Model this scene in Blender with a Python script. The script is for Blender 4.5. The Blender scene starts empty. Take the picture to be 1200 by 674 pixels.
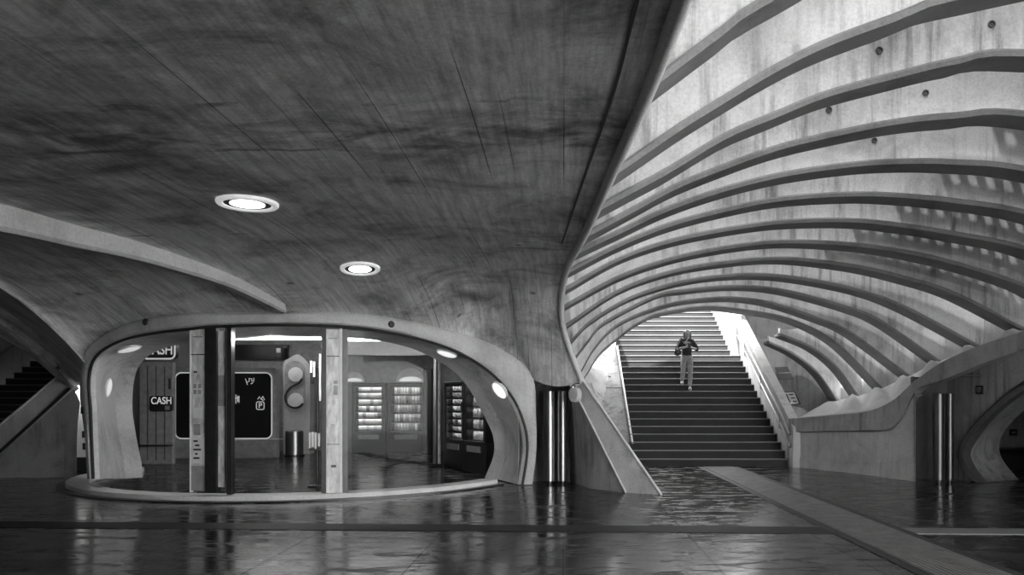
import bpy, math, random
from mathutils import Vector, Matrix
from mathutils.bvhtree import BVHTree
random.seed(7)
S = bpy.context.scene
COL = S.collection

# ------------------------------------------------------------------ camera, sky, sun, exposure
F, CX, CY, EYE = 900.0, 660.0, 470.0, 1.40          # focal length in px of a 1200 x 674 frame
cam_data = bpy.data.cameras.new('camera')
cam_data.sensor_width = 36.0
cam_data.lens = F * 36.0 / 1200.0
cam_data.shift_x = -(CX - 600.0) / 1200.0
cam_data.shift_y = (CY - 337.0) / 1200.0
cam_data.clip_start = 0.05
cam = bpy.data.objects.new('camera', cam_data)
cam.location = (0, 0, EYE)
cam.rotation_euler = (math.radians(90), 0, 0)
COL.objects.link(cam)
S.camera = cam

SKY, SUN, EXPOSURE, SKYLIGHT = 4.5, 8.0, 1.15, 0.082
w = bpy.data.worlds.new('overcast_sky'); S.world = w
w.use_nodes = True
w.node_tree.nodes['Background'].inputs[0].default_value = (1, 1, 1, 1)
w.node_tree.nodes['Background'].inputs[1].default_value = SKY
sd = bpy.data.lights.new('sun', 'SUN'); sd.energy = SUN; sd.angle = math.radians(2)
so = bpy.data.objects.new('sun', sd); COL.objects.link(so)
so.location = (6, 0, 20)
so.rotation_euler = Vector((0.2, 0.8, -1.0)).to_track_quat('-Z', 'Y').to_euler()

S.view_settings.view_transform = 'Standard'
S.view_settings.look = 'None'
S.view_settings.exposure = EXPOSURE
S.view_settings.gamma = 1.0
S.view_settings.use_curve_mapping = False
try:
    S.cycles.use_denoising = True
    S.cycles.max_bounces = 10
    S.cycles.diffuse_bounces = 6
except Exception:
    pass

# ------------------------------------------------------------------ helpers
def P(px, py, Y):
    return Vector(((px - CX) / F * Y, Y, EYE + (CY - py) / F * Y))

def on_drum(px, py, C, R):
    """where a sight line meets the near side of an upright drum"""
    k = (px - CX) / F
    a = k * k + 1; b = -2 * (k * C[0] + C[1]); c = C[0] ** 2 + C[1] ** 2 - R * R
    d = max(b * b - 4 * a * c, 0.0)
    Y = (-b - math.sqrt(d)) / (2 * a)
    if C[0] < 0 and px > 540 and R > 3.2:              # the right flank flares towards the viewer
        Y = min(Y, 12.45 + 0.35 * (px - 540) / 85 + (3.95 - R) * 3)
    return P(px, py, Y)

def cat(pts, n):
    """Catmull-Rom through pts, n samples evenly by arc length"""
    pts = [Vector(p) for p in pts]
    q = [pts[0] * 2 - pts[1]] + pts + [pts[-1] * 2 - pts[-2]]
    out = []
    for i in range(1, len(q) - 2):
        p0, p1, p2, p3 = q[i - 1], q[i], q[i + 1], q[i + 2]
        for j in range(16):
            t = j / 16
            out.append(0.5 * ((2 * p1) + (p2 - p0) * t + (2 * p0 - 5 * p1 + 4 * p2 - p3) * t * t + (3 * p1 - p0 - 3 * p2 + p3) * t ** 3))
    out.append(pts[-1])
    L = [0]
    for a, b in zip(out, out[1:]): L.append(L[-1] + (b - a).length)
    res, k = [], 0
    for i in range(n):
        s = L[-1] * i / (n - 1)
        while k < len(L) - 2 and L[k + 1] < s: k += 1
        f = (s - L[k]) / max(L[k + 1] - L[k], 1e-9)
        res.append(out[k].lerp(out[k + 1], min(max(f, 0), 1)))
    return res

def smooth(x):
    x = min(max(x, 0.0), 1.0)
    return x * x * (3 - 2 * x)

WLOC = {}
class MB:
    """collects shapes in world coordinates and links them as one mesh object"""
    def __init__(self): self.v, self.f = [], []
    def add(self, vs, fs):
        o = len(self.v); self.v += [Vector(p) for p in vs]
        self.f += [tuple(i + o for i in f) for f in fs]; return self
    def box(self, c, s, rz=0.0, b=0.0):
        c = Vector(c); hx, hy, hz = s[0] / 2, s[1] / 2, s[2] / 2
        R = Matrix.Rotation(rz, 3, 'Z')
        if b <= 0:
            vs = [c + R @ Vector((x, y, z)) for z in (-hz, hz) for x, y in ((-hx, -hy), (hx, -hy), (hx, hy), (-hx, hy))]
            return self.add(vs, [(3, 2, 1, 0), (4, 5, 6, 7), (0, 1, 5, 4), (1, 2, 6, 5), (2, 3, 7, 6), (3, 0, 4, 7)])
        rings = []
        for z, i in ((-hz, b), (-hz + b, 0), (hz - b, 0), (hz, b)):
            rings.append([c + R @ Vector((x, y, z)) for x, y in
                          ((-hx + i, -hy + b * (i == 0) + i * (i != 0)),) ])
        rings = []
        for z, i in ((-hz, b), (-hz + b, 0), (hz - b, 0), (hz, b)):
            e = b
            X, Y_ = hx - i, hy - i
            e = max(b - i, 0.0) or b * 0.3
            ring = [(-X + e, -Y_), (X - e, -Y_), (X, -Y_ + e), (X, Y_ - e), (X - e, Y_), (-X + e, Y_), (-X, Y_ - e), (-X, -Y_ + e)]
            rings.append([c + R @ Vector((x, y, z)) for x, y in ring])
        return self.loft(rings, closed=True, caps=True)
    def loft(self, rows, closed=False, caps=False):
        n = len(rows[0]); o = len(self.v)
        for r in rows: self.v += [Vector(p) for p in r]
        for i in range(len(rows) - 1):
            for j in range(n if closed else n - 1):
                k = (j + 1) % n
                self.f.append((o + i * n + j, o + i * n + k, o + (i + 1) * n + k, o + (i + 1) * n + j))
        if caps:
            self.f.append(tuple(o + j for j in reversed(range(n))))
            self.f.append(tuple(o + (len(rows) - 1) * n + j for j in range(n)))
        return self
    def tube(self, path, r, n=10, caps=True):
        path = [Vector(p) for p in path]; rows = []
        for i, p in enumerate(path):
            t = (path[min(i + 1, len(path) - 1)] - path[max(i - 1, 0)]).normalized()
            up = Vector((0, 0, 1)) if abs(t.z) < 0.9 else Vector((0, 1, 0))
            a = t.cross(up).normalized(); b_ = a.cross(t)
            rr = r[i] if isinstance(r, (list, tuple)) else r
            rows.append([p + a * rr * math.cos(2 * math.pi * k / n) + b_ * rr * math.sin(2 * math.pi * k / n) for k in range(n)])
        return self.loft(rows, True, caps)
    def lathe(self, c, prof, n=24, axis=None):
        """prof: (radius, height) list turned about z (or axis) through c"""
        c = Vector(c)
        Q = Vector((0, 0, 1)).rotation_difference(Vector(axis).normalized()).to_matrix() if axis is not None else Matrix.Identity(3)
        rows = [[c + Q @ Vector((max(r, 1e-4) * math.cos(2 * math.pi * k / n), max(r, 1e-4) * math.sin(2 * math.pi * k / n), h)) for k in range(n)] for r, h in prof]
        return self.loft(rows, True, True)
    def prism(self, poly, vec):
        poly = [Vector(p) for p in poly]; vec = Vector(vec)
        return self.loft([poly, [p + vec for p in poly]], True, True)
    def ellipsoid(self, c, r, n=16, m=10):
        c = Vector(c)
        rows = [[c + Vector((r[0] * math.sin(a) * math.cos(2 * math.pi * k / n), r[1] * math.sin(a) * math.sin(2 * math.pi * k / n), r[2] * math.cos(a))) for k in range(n)]
                for a in [math.pi - math.pi * (i + 0.02) / (m + 0.04) for i in range(m + 1)]]
        return self.loft(rows, True, True)
    def build(self, name, m, parent=None, sm=30, loc=None):
        me = bpy.data.meshes.new(name)
        if parent is not None:
            base = WLOC[parent.name]
            if loc is None: loc = base
        elif loc is None:
            xs = [p.x for p in self.v]; ys = [p.y for p in self.v]
            loc = Vector(((min(xs) + max(xs)) / 2, (min(ys) + max(ys)) / 2, min(p.z for p in self.v)))
        loc = Vector(loc)
        me.from_pydata([p - loc for p in self.v], [], self.f)
        me.validate()
        import bmesh
        bm = bmesh.new(); bm.from_mesh(me); bmesh.ops.recalc_face_normals(bm, faces=bm.faces); bm.to_mesh(me); bm.free()
        if sm:
            me.shade_smooth(); me.set_sharp_from_angle(angle=math.radians(sm))
        me.materials.append(m)
        o = bpy.data.objects.new(name, me); COL.objects.link(o)
        o.location = loc - (WLOC[parent.name] if parent is not None else Vector((0, 0, 0)))
        if parent is not None: o.parent = parent
        WLOC[o.name] = loc
        return o

def tag(o, label=None, category=None, group=None, kind=None):
    if label: o['label'] = label
    if category: o['category'] = category
    if group: o['group'] = group
    if kind: o['kind'] = kind
    return o
def thing(name, label, category, loc, group=None):
    o = bpy.data.objects.new(name, None); COL.objects.link(o)
    o.location = loc; o.empty_display_size = 0.1
    WLOC[o.name] = Vector(loc)
    return tag(o, label, category, group)
def struct(o): return tag(o, kind='structure')
def copy_tree(o, parent=None):
    c = o.copy(); COL.objects.link(c)
    if parent is not None: c.parent = parent
    for ch in list(o.children): copy_tree(ch, c)
    return c

def text_mesh(name, txt, size, center, mat_, parent, facing=0.0, depth=0.004, squeeze=1.0, normal=None):
    """flat lettering facing -Y, turned by `facing` about z"""
    cu = bpy.data.curves.new(name, 'FONT'); cu.body = txt; cu.size = size; cu.extrude = depth
    cu.align_x = 'CENTER'; cu.align_y = 'CENTER'; cu.offset = size * 0.012
    tmp = bpy.data.objects.new(name + '_tmp', cu); COL.objects.link(tmp)
    dg = bpy.context.evaluated_depsgraph_get()
    me = bpy.data.meshes.new_from_object(tmp.evaluated_get(dg))
    bpy.data.objects.remove(tmp); bpy.data.curves.remove(cu)
    R = Matrix.Rotation(facing, 3, 'Z') @ Matrix.Rotation(math.radians(90), 3, 'X')
    base = WLOC[parent.name]
    for v in me.vertices:
        v.co = R @ Vector((v.co.x * squeeze, v.co.y, v.co.z)) + Vector(center) - base
    me.materials.clear(); me.materials.append(mat_)
    o = bpy.data.objects.new(name, me); COL.objects.link(o); o.parent = parent
    WLOC[o.name] = base
    return o

# ------------------------------------------------------------------ materials (all neutral greys)
def g(v): return (v, v, v, 1)
class NT:
    def __init__(self, name):
        self.m = bpy.data.materials.new(name); self.m.use_nodes = True
        self.t = self.m.node_tree; self.n = self.t.nodes; self.b = self.n['Principled BSDF']
    def new(self, kind, **kw):
        x = self.n.new(kind)
        for k, v in kw.items(): setattr(x, k, v)
        return x
    def link(self, a, b): self.t.links.new(a, b)
    def coord(self, scale=(1, 1, 1), rot=(0, 0, 0)):
        # world-fixed position so that stains run on across neighbouring pieces
        ge = self.new('ShaderNodeNewGeometry'); mp = self.new('ShaderNodeMapping')
        mp.inputs['Scale'].default_value = scale; mp.inputs['Rotation'].default_value = rot
        self.link(ge.outputs['Position'], mp.inputs['Vector']); return mp.outputs['Vector']
    def noise(self, vec, scale, detail=6, rough=0.6, dist=0.0):
        x = self.new('ShaderNodeTexNoise')
        x.inputs['Scale'].default_value = scale; x.inputs['Detail'].default_value = detail
        x.inputs['Roughness'].default_value = rough; x.inputs['Distortion'].default_value = dist
        self.link(vec, x.inputs['Vector']); return x.outputs['Fac']
    def ramp(self, fac, stops):
        x = self.new('ShaderNodeValToRGB'); e = x.color_ramp.elements
        while len(e) < len(stops): e.new(0.5)
        for el, (p, v) in zip(e, stops): el.position = p; el.color = g(v)
        self.link(fac, x.inputs['Fac']); return x.outputs['Color']
    def mul(self, a, b, fac=1.0):
        x = self.new('ShaderNodeMix', data_type='RGBA', blend_type='MULTIPLY')
        x.inputs[0].default_value = fac
        self.link(a, x.inputs[6])
        if isinstance(b, float): x.inputs[7].default_value = g(b)
        else: self.link(b, x.inputs[7])
        return x.outputs[2]
    def math(self, op, a, b=None):
        x = self.new('ShaderNodeMath', operation=op)
        for i, q in enumerate((a, b)):
            if q is None: continue
            if isinstance(q, (int, float)): x.inputs[i].default_value = q
            else: self.link(q, x.inputs[i])
        return x.outputs[0]
    def bump(self, h, strength=0.3, dist=0.02):
        x = self.new('ShaderNodeBump'); x.inputs['Strength'].default_value = strength; x.inputs['Distance'].default_value = dist
        self.link(h, x.inputs['Height']); self.link(x.outputs['Normal'], self.b.inputs['Normal'])
    def color(self, c): self.link(c, self.b.inputs['Base Color'])

def concrete(name, base, streak=0.5, stain=0.5, rough=0.75, boards=0.0, spots=0.0, spec=0.3):
    k = NT(name)
    c = k.ramp(k.noise(k.coord(), 1.1, 9, 0.68, 0.5), [(0.30, base * (1 - 0.7 * min(stain, 1.2))), (0.52, base), (0.75, base * 1.15)])
    if streak:                                        # run-off streaks down the face
        s = k.ramp(k.noise(k.coord((5.0, 5.0, 0.35)), 1.6, 7, 0.65), [(0.32, 1 - 0.75 * streak), (0.52, 1.0)])
        m = k.ramp(k.noise(k.coord(), 0.9, 3), [(0.38, 0.0), (0.58, 1.0)])
        mx = k.new('ShaderNodeMix', data_type='RGBA', blend_type='MULTIPLY')
        k.link(m, mx.inputs[0]); k.link(c, mx.inputs[6]); k.link(s, mx.inputs[7]); c = mx.outputs[2]
    fine = k.noise(k.coord(), 38, 4, 0.7)
    c = k.mul(c, k.ramp(fine, [(0.3, 0.82), (0.6, 1.05)]))
    h = fine
    if boards:                                        # shuttering boards running away from the viewer, and pour joints
        ge = k.new('ShaderNodeNewGeometry'); sp = k.new('ShaderNodeSeparateXYZ'); k.link(ge.outputs['Position'], sp.inputs[0])
        bx = k.math('FRACT', k.math('MULTIPLY', sp.outputs['X'], 1 / 0.19))
        line = k.math('LESS_THAN', bx, 0.045)
        on = k.ramp(k.noise(k.coord((5.2, 0.30, 1)), 1.0, 2), [(0.50, 0.0), (0.60, 1.0)])
        wob = k.new('ShaderNodeMix', data_type='RGBA', blend_type='MULTIPLY')
        k.link(k.math('MULTIPLY', line, on), wob.inputs[0]); k.link(c, wob.inputs[6]); wob.inputs[7].default_value = g(0.28)
        c = wob.outputs[2]
        grain = k.ramp(k.noise(k.coord((7.0, 0.5, 1)), 2.2, 7, 0.7), [(0.30, 0.52), (0.50, 0.92), (0.66, 1.2)])
        c = k.mul(c, grain, boards)
        jy = k.math('ADD', sp.outputs['Y'], k.math('MULTIPLY', k.noise(k.coord((1, 1, 1)), 1.3, 3), 0.35))
        for yj, wd in ((4.75, 0.035), (5.55, 0.03), (8.2, 0.02)):
            jl = k.math('LESS_THAN', k.math('ABSOLUTE', k.math('SUBTRACT', jy, yj)), wd)
            on2 = k.ramp(k.noise(k.coord(), 2.3, 5), [(0.46, 0.0), (0.62, 0.75)])
            q = k.new('ShaderNodeMix', data_type='RGBA', blend_type='MULTIPLY')
            k.link(k.math('MULTIPLY', jl, on2), q.inputs[0]); k.link(c, q.inputs[6]); q.inputs[7].default_value = g(0.3); c = q.outputs[2]
        # damp patches gathered along the pour joint
        band = k.math('SUBTRACT', 1.0, k.math('MULTIPLY', k.math('ABSOLUTE', k.math('SUBTRACT', sp.outputs['Y'], 5.1)), 1.1))
        damp = k.math('MULTIPLY', k.math('MAXIMUM', band, 0.0), k.ramp(k.noise(k.coord((1.0, 1.8, 1)), 1.9, 6, 0.6, 0.8), [(0.42, 0.0), (0.62, 1.0)]))
        q = k.new('ShaderNodeMix', data_type='RGBA', blend_type='MULTIPLY')
        k.link(damp, q.inputs[0]); k.link(c, q.inputs[6]); q.inputs[7].default_value = g(0.25); c = q.outputs[2]
    if spots:
        v = k.new('ShaderNodeTexVoronoi'); v.inputs['Scale'].default_value = 1.15; v.inputs['Randomness'].default_value = 1.0
        k.link(k.coord(), v.inputs['Vector'])
        sfac = k.ramp(v.outputs['Distance'], [(0.03, 0.25), (0.075, 1.0)])
        c = k.mul(c, sfac, spots)
    k.color(c)
    k.b.inputs['Roughness'].default_value = rough
    k.b.inputs['Specular IOR Level'].default_value = spec
    k.bump(h, 0.25, 0.01)
    return k.m

def plain(name, v, rough=0.5, metal=0.0, noise_amt=0.25, scale=(1, 1, 1), nscale=9, spec=0.5):
    k = NT(name)
    k.color(k.ramp(k.noise(k.coord(scale), nscale, 5), [(0.3, v * (1 - noise_amt)), (0.7, v * (1 + noise_amt * 0.5))]))
    k.b.inputs['Roughness'].default_value = rough; k.b.inputs['Metallic'].default_value = metal
    k.b.inputs['Specular IOR Level'].default_value = spec
    return k.m
def glow(name, strength, v=1.0):
    k = NT(name)
    k.b.inputs['Base Color'].default_value = g(0.8)
    k.b.inputs['Emission Color'].default_value = g(v)
    k.b.inputs['Emission Strength'].default_value = strength
    return k.m

M = {}
M['ceiling'] = concrete('board_marked_concrete', 0.74, streak=0.0, stain=1.1, boards=0.9, spots=0.9, rough=0.6)
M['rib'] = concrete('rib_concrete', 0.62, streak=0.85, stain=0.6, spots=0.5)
M['flange'] = concrete('shade_toned_flange', 0.26, streak=0.0, stain=0.6)  # shade of the rib undersides is put into this darker colour
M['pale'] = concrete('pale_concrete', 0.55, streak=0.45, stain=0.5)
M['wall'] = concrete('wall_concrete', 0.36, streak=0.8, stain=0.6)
M['rim'] = concrete('rim_concrete', 0.60, streak=0.2, stain=0.4, rough=0.55)
M['edge'] = concrete('edge_concrete', 0.72, streak=0.0, stain=0.2, rough=0.5)
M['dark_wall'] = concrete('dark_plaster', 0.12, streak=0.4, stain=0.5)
M['steel'] = plain('brushed_steel', 0.42, 0.33, 1.0, 0.25, (14, 14, 0.4), 3)
M['dull_steel'] = plain('dull_steel', 0.16, 0.42, 1.0, 0.3, (14, 14, 0.4), 3)
M['dark_metal'] = plain('dark_metal', 0.06, 0.35, 0.6)
M['rubber'] = plain('black_rubber', 0.025, 0.5)
M['black'] = plain('black_panel', 0.015, 0.32)
M['white'] = plain('white_paint', 0.8, 0.45, 0, 0.1)
M['film'] = plain('frosted_film', 0.80, 0.3, 0, 0.45, (3, 3, 1), 5)
M['grey'] = plain('grey_panel', 0.36, 0.4)
M['lamp'] = glow('lamp_glow', 3.0)
M['cove'] = glow('cove_glow', 4.0)
M['neon'] = glow('outline_glow', 0.16)
M['case_tube'] = glow('case_tube_glow', 5.0)
M['oval'] = glow('oval_lamp_glow', 0.22)
M['oval_bright'] = glow('bright_oval_glow', 0.4)
M['lamp_ring'] = glow('lamp_ring_glow', 0.17)
M['granite'] = concrete('dark_granite', 0.038, streak=0.0, stain=0.5, rough=0.6, spec=0.2)
M['granite_edge'] = concrete('worn_granite_edge', 0.17, streak=0.0, stain=0.3, rough=0.5)
M['skin'] = plain('skin', 0.42, 0.5, 0, 0.05)
M['hair'] = plain('fair_hair', 0.2, 0.5, 0, 0.5, (30, 30, 2), 6)
M['shirt'] = plain('dark_shirt', 0.035, 0.8, 0, 0.3)
M['jeans'] = plain('faded_jeans', 0.36, 0.85, 0, 0.35, (1, 1, 1), 14)
M['leather'] = plain('dark_leather', 0.05, 0.4)
for i, v in enumerate((0.75, 0.5, 0.3, 0.12)): M['pack%d' % i] = plain('packet_%s' % 'abcd'[i], v, 0.4, 0, 0.5, (1, 1, 1), 40)

def floor_mat():
    k = NT('wet_stone_floor')
    n1 = k.noise(k.coord((1.0, 1.6, 1)), 1.3, 8, 0.65, 0.3)
    c = k.ramp(n1, [(0.3, 0.006), (0.5, 0.016), (0.62, 0.05), (0.8, 0.10)])
    br = k.new('ShaderNodeTexBrick')
    br.inputs['Scale'].default_value = 1.0; br.inputs['Mortar Size'].default_value = 0.008
    br.inputs['Brick Width'].default_value = 1.3; br.inputs['Row Height'].default_value = 1.35
    br.inputs['Color1'].default_value = g(0.9); br.inputs['Color2'].default_value = g(1.0); br.inputs['Mortar'].default_value = g(0.1)
    br.offset = 0.0
    k.link(k.coord(), br.inputs['Vector'])
    c = k.mul(c, br.outputs['Color'])
    k.color(c)
    r = k.ramp(k.noise(k.coord((1.2, 3.0, 1)), 1.8, 8, 0.7, 0.5), [(0.35, 0.05), (0.5, 0.16), (0.62, 0.40), (0.8, 0.55)])
    k.link(r, k.b.inputs['Roughness'])
    k.link(k.math('MULTIPLY', k.math('SUBTRACT', 1.15, br.outputs['Fac']), 0.6), k.b.inputs['Specular IOR Level'])
    h = k.math('ADD', k.noise(k.coord((1, 1, 1)), 14, 6, 0.65), k.math('MULTIPLY', br.outputs['Fac'], -0.6))
    k.bump(k.math('ADD', h, k.math('MULTIPLY', k.noise(k.coord((0.5, 2.0, 1)), 11.0, 5), 0.5)), 0.12, 0.01)
    return k.m
M['floor'] = floor_mat()
def tactile_mat():
    k = NT('ribbed_strip')
    ge = k.new('ShaderNodeNewGeometry'); sp = k.new('ShaderNodeSeparateXYZ'); k.link(ge.outputs['Position'], sp.inputs[0])
    k.color(k.ramp(k.noise(k.coord(), 5, 6), [(0.3, 0.13), (0.7, 0.27)]))
    k.b.inputs['Roughness'].default_value = 0.4
    return k.m
M['tactile'] = tactile_mat()
def glass_mat():
    k = NT('pavilion_glass')
    tr = k.new('ShaderNodeBsdfTransparent'); tr.inputs[0].default_value = g(0.90)
    gl = k.new('ShaderNodeBsdfGlossy'); gl.inputs['Roughness'].default_value = 0.02
    fr = k.new('ShaderNodeFresnel'); fr.inputs['IOR'].default_value = 1.5
    mx = k.new('ShaderNodeMixShader')
    k.link(k.math('MULTIPLY', fr.outputs[0], 0.3), mx.inputs[0]); k.link(tr.outputs[0], mx.inputs[1]); k.link(gl.outputs[0], mx.inputs[2])
    k.link(mx.outputs[0], k.n['Material Output'].inputs['Surface'])
    return k.m
M['glass'] = glass_mat()

# ------------------------------------------------------------------ floor
struct(MB().add([(-17, -4, 0), (17, -4, 0), (17, 30, 0), (-17, 30, 0)], [(0, 1, 2, 3)]).build('floor', M['floor'], loc=(0, 0, 0)))
# ribbed walking strip towards the stairs, with a dark channel on either side
t = thing('ribbed_floor_strip', 'long pale ribbed strip set in the wet floor, leading to the stair foot', 'floor strip', (3.28, 10, 0))
b = MB(); b.box((3.28, 9.9, 0.004), (0.64, 12.8, 0.008)); b.build('base', M['tactile'], t)
b = MB()
for i in range(13): b.box((3.28 - 0.29 + i * 0.0483, 9.9, 0.010), (0.024, 12.8, 0.008))
b.build('ridges', M['tactile'], t)
for sx in (-1, 1):
    MB().box((3.28 + sx * 0.38, 9.9, 0.003), (0.10, 12.8, 0.006)).build('border', M['rubber'], t)
a0, a1 = Vector((-14, 9.0, 0)), Vector((2.85, 8.28, 0))
t = tag(MB().prism([a0 + Vector((0, -0.20, 0.0)), a1 + Vector((0, -0.20, 0)), a1 + Vector((0, 0.22, 0)), a0 + Vector((0, 0.22, 0))], (0, 0, 0.006))
    .build('drain_strip', plain('dark_strip', 0.02, 0.5, spec=0.2)), 'dark smooth band crossing the wet floor in front of the glass pavilion', 'floor strip')
a0, a1 = Vector((3.72, 8.25, 0)), Vector((14, 7.8, 0))
t = tag(MB().prism([a0 + Vector((0, -0.17, 0.0)), a1 + Vector((0, -0.17, 0)), a1 + Vector((0, 0.2, 0)), a0 + Vector((0, 0.2, 0))], (0, 0, 0.006))
    .build('drain_strip', plain('pale_strip', 0.16, 0.4)), 'paler band crossing the floor beyond the ribbed strip, towards the right alcove', 'floor strip')

# ------------------------------------------------------------------ glass pavilion shell: rim, reveal, kerb
C1, R1 = (-4.7, 14.6), 3.95
outer_px = [(106, 561), (103, 512), (98, 480), (96, 456), (99, 432), (102, 414), (113, 399), (144, 381), (187, 371), (240, 367), (330, 365), (400, 366), (437, 369.5),
            (480, 376), (519, 385), (569, 400), (610, 424), (625, 444), (628, 475), (627, 530), (623, 567)]
inner_px = [(111, 561), (109, 512), (108, 480), (106, 456), (107, 437), (112, 421), (126, 408), (151, 397), (187, 390), (222, 386), (251, 383), (330, 381), (400, 383), (450, 389),
            (500, 400), (540, 415), (575, 438), (600, 467), (613, 497), (617, 522), (615, 545), (611, 568)]
reveal_px = [(147, 561), (146, 545), (139, 510), (135, 477), (138, 440), (151, 419), (175, 407), (210, 400), (260, 396), (330, 393), (400, 394), (450, 398),
             (500, 410), (543, 433), (566, 458), (588, 498), (594, 515), (594, 534), (583, 562)]
NR = 120
OUT = cat([on_drum(x, y, C1, R1) for x, y in outer_px], NR)
INN = cat([on_drum(x, y, C1, R1) for x, y in inner_px], NR)
REV = cat([on_drum(x, y, C1, 3.3 if x < 480 else 3.3 + 0.33 * min((x - 480) / 80, 1)) for x, y in reveal_px], NR)
def radial(p, C, dr):
    d = Vector((p.x - C[0], p.y - C[1], 0)).normalized(); return p + d * dr
for L in (OUT, INN, REV):
    for p in L: p.z = max(p.z, 0.0)
mid1 = [radial(a.lerp(b_, 0.25), C1, 0.06) for a, b_ in zip(OUT, INN)]
mid2 = [radial(a.lerp(b_, 0.8), C1, 0.06) for a, b_ in zip(OUT, INN)]
inn2 = [radial(p, C1, -0.07) for p in INN]
struct(MB().loft([[radial(p, C1, -0.1) for p in OUT], OUT, mid1, mid2, INN, inn2]).build('trim_1', M['rim'], sm=50))
seal = [radial(p, C1, 0.02) for p in INN]
struct(MB().tube(seal, 0.022, 8).build('trim_2', M['rubber']))
rev = MB().loft([inn2] + [[a.lerp(b_, t) for a, b_ in zip(inn2, REV)] for t in (0.33, 0.66, 1.0)])
rev.loft([REV, [radial(p, C1, -0.25) for p in REV]])
REVEAL = struct(rev.build('wall_reveal', M['pale'], sm=50))
# kerb ring
def ring(C, r0, r1, z0, z1, a0, a1, n, mb):
    rows = []
    for r, z in ((r0, z0), (r0, z1), (r1, z1), (r1, z0)):
        rows.append([(C[0] + r * math.sin(a0 + (a1 - a0) * i / n), C[1] - r * math.cos(a0 + (a1 - a0) * i / n), z) for i in range(n + 1)])
    return mb.loft(rows)
struct(ring(C1, 3.68, 4.0, 0, 0.085, -1.75, 1.12, 80, MB()).build('trim_3', M['edge'], sm=30))
struct(ring(C1, 3.98, 4.12, 0, 0.02, -1.75, 1.12, 80, MB()).build('trim_4', M['dark_metal'], sm=30))

# ------------------------------------------------------------------ great board-marked ceiling
ZC = EYE + 1.75
base = [P(-260, 250, 14.3), P(-150, 315, 14.2), P(-70, 357, 14.1), P(0, 393, 14.0), P(40, 420, 14.0), P(68, 445, 13.95), P(84, 454, 13.9), P(97, 446, 13.9)]
base += [OUT[i] for i in range(8, 112, 1) if OUT[i].z > EYE + 0.36][1:]
base = [p for p in base if p.y > 1]
base += [P(630, 447, 12.75), P(640, 451, 12.7), P(655, 453, 12.62), P(669, 451, 12.52), P(682, 446, 12.4)]
NB = 220
BASE = cat(base, NB)
lip_pts = [(682, 446, 12.4), (675, 429, 12.3), (668, 410, 12.13), (661, 388, 11.88), (658, 368, 11.6), (658, 350, 11.28), (660.5, 330, 10.78), (667, 308, 9.7), (678, 288, 8.6),
           (692, 260, 7.3), (716, 205, 6.0), (757, 113, 4.55), (800, 0, 3.38)]
LIP3 = [P(*q) for q in lip_pts] + [Vector((0.60, 1.6, ZC)), Vector((0.66, -1, ZC)), Vector((0.7, -3.6, ZC))]
LIPD = cat(LIP3, 400)
def lip_at_y(y):
    for a, b_ in zip(LIPD, LIPD[1:]):
        if a.y >= y >= b_.y:
            return a.lerp(b_, (a.y - y) / max(a.y - b_.y, 1e-6))
    return LIPD[0] if y > LIPD[0].y else LIPD[-1]
Ls = [0]
for a, b_ in zip(BASE, BASE[1:]): Ls.append(Ls[-1] + (b_ - a).length)
NT_ = 70
tt = [(i / (NT_ - 1)) ** 2.0 for i in range(NT_)]
def generic(B, s, t, d, p):
    E = Vector((-17.5 + 18.2 * s, -3.6, ZC))
    q = B.lerp(E, t)
    dist = (Vector((q.x, q.y)) - Vector((B.x, B.y))).length
    u = min(dist / d, 1.0)
    q.z = ZC - (ZC - B.z) * (1 - u) ** p
    return q
rows = [[] for _ in tt]
for i, B in enumerate(BASE):
    s = Ls[i] / Ls[-1]
    rem = Ls[-1] - Ls[i]
    wl = smooth(1 - rem / 2.2)
    wl = smooth(1 - rem / 3.4); wd = smooth(1 - rem / 6.0)
    d = 3.6 * (1 - wd) + 2.6 * wd; pw = 2.3 - 1.2 * wd
    if B.x < -8.6: d = 4.2
    for j, t in enumerate(tt):
        q = generic(B, s, t, d, pw)
        if wl > 0:
            qe = generic(BASE[-1], 1.0, t, 2.6, 1.1)
            q = q + (lip_at_y(qe.y) - qe) * wl
        rows[j].append(q)
CEIL = MB().loft(rows)
cbvh = BVHTree.FromPolygons([tuple(v) for v in CEIL.v], CEIL.f)
struct(CEIL.build('ceiling', M['ceiling'], loc=(0, 0, 0), sm=60))
def cast(px, py, bvh):
    d = P(px, py, 1.0) - Vector((0, 0, EYE))
    hit = bvh.ray_cast(Vector((0, 0, EYE)), d.normalized())
    n = hit[1]
    if n is not None and n.dot(d) > 0: n = -n
    return hit[0], n
# bright rounded edge of the slab, and the slab side behind it
struct(MB().tube(LIPD[::4], 0.045, 10).build('trim_5', M['edge'], sm=60))
SLABTOP = []
for p in LIPD[::4]:
    kk = smooth((p.y - 9.6) / 1.2)
    up = Vector((p.x + 0.03, p.y, ZC + 1.5)); back_ = Vector((p.x * 1.06 - 0.06, p.y + 0.8, p.z + 0.1))
    SLABTOP.append(up.lerp(back_, kk))
struct(MB().loft([LIPD[::4], SLABTOP]).build('wall_slab_side', M['rib'], sm=60))

gl_ = []
for p in LIPD[110::6]:
    hit = cbvh.ray_cast(Vector((p.x - 0.2, p.y, 0.1)), Vector((0, 0, 1)))[0]
    if hit is not None: gl_.append(hit)
struct(MB().tube(gl_, 0.010, 6).build('trim_16', M['rubber']))
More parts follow.
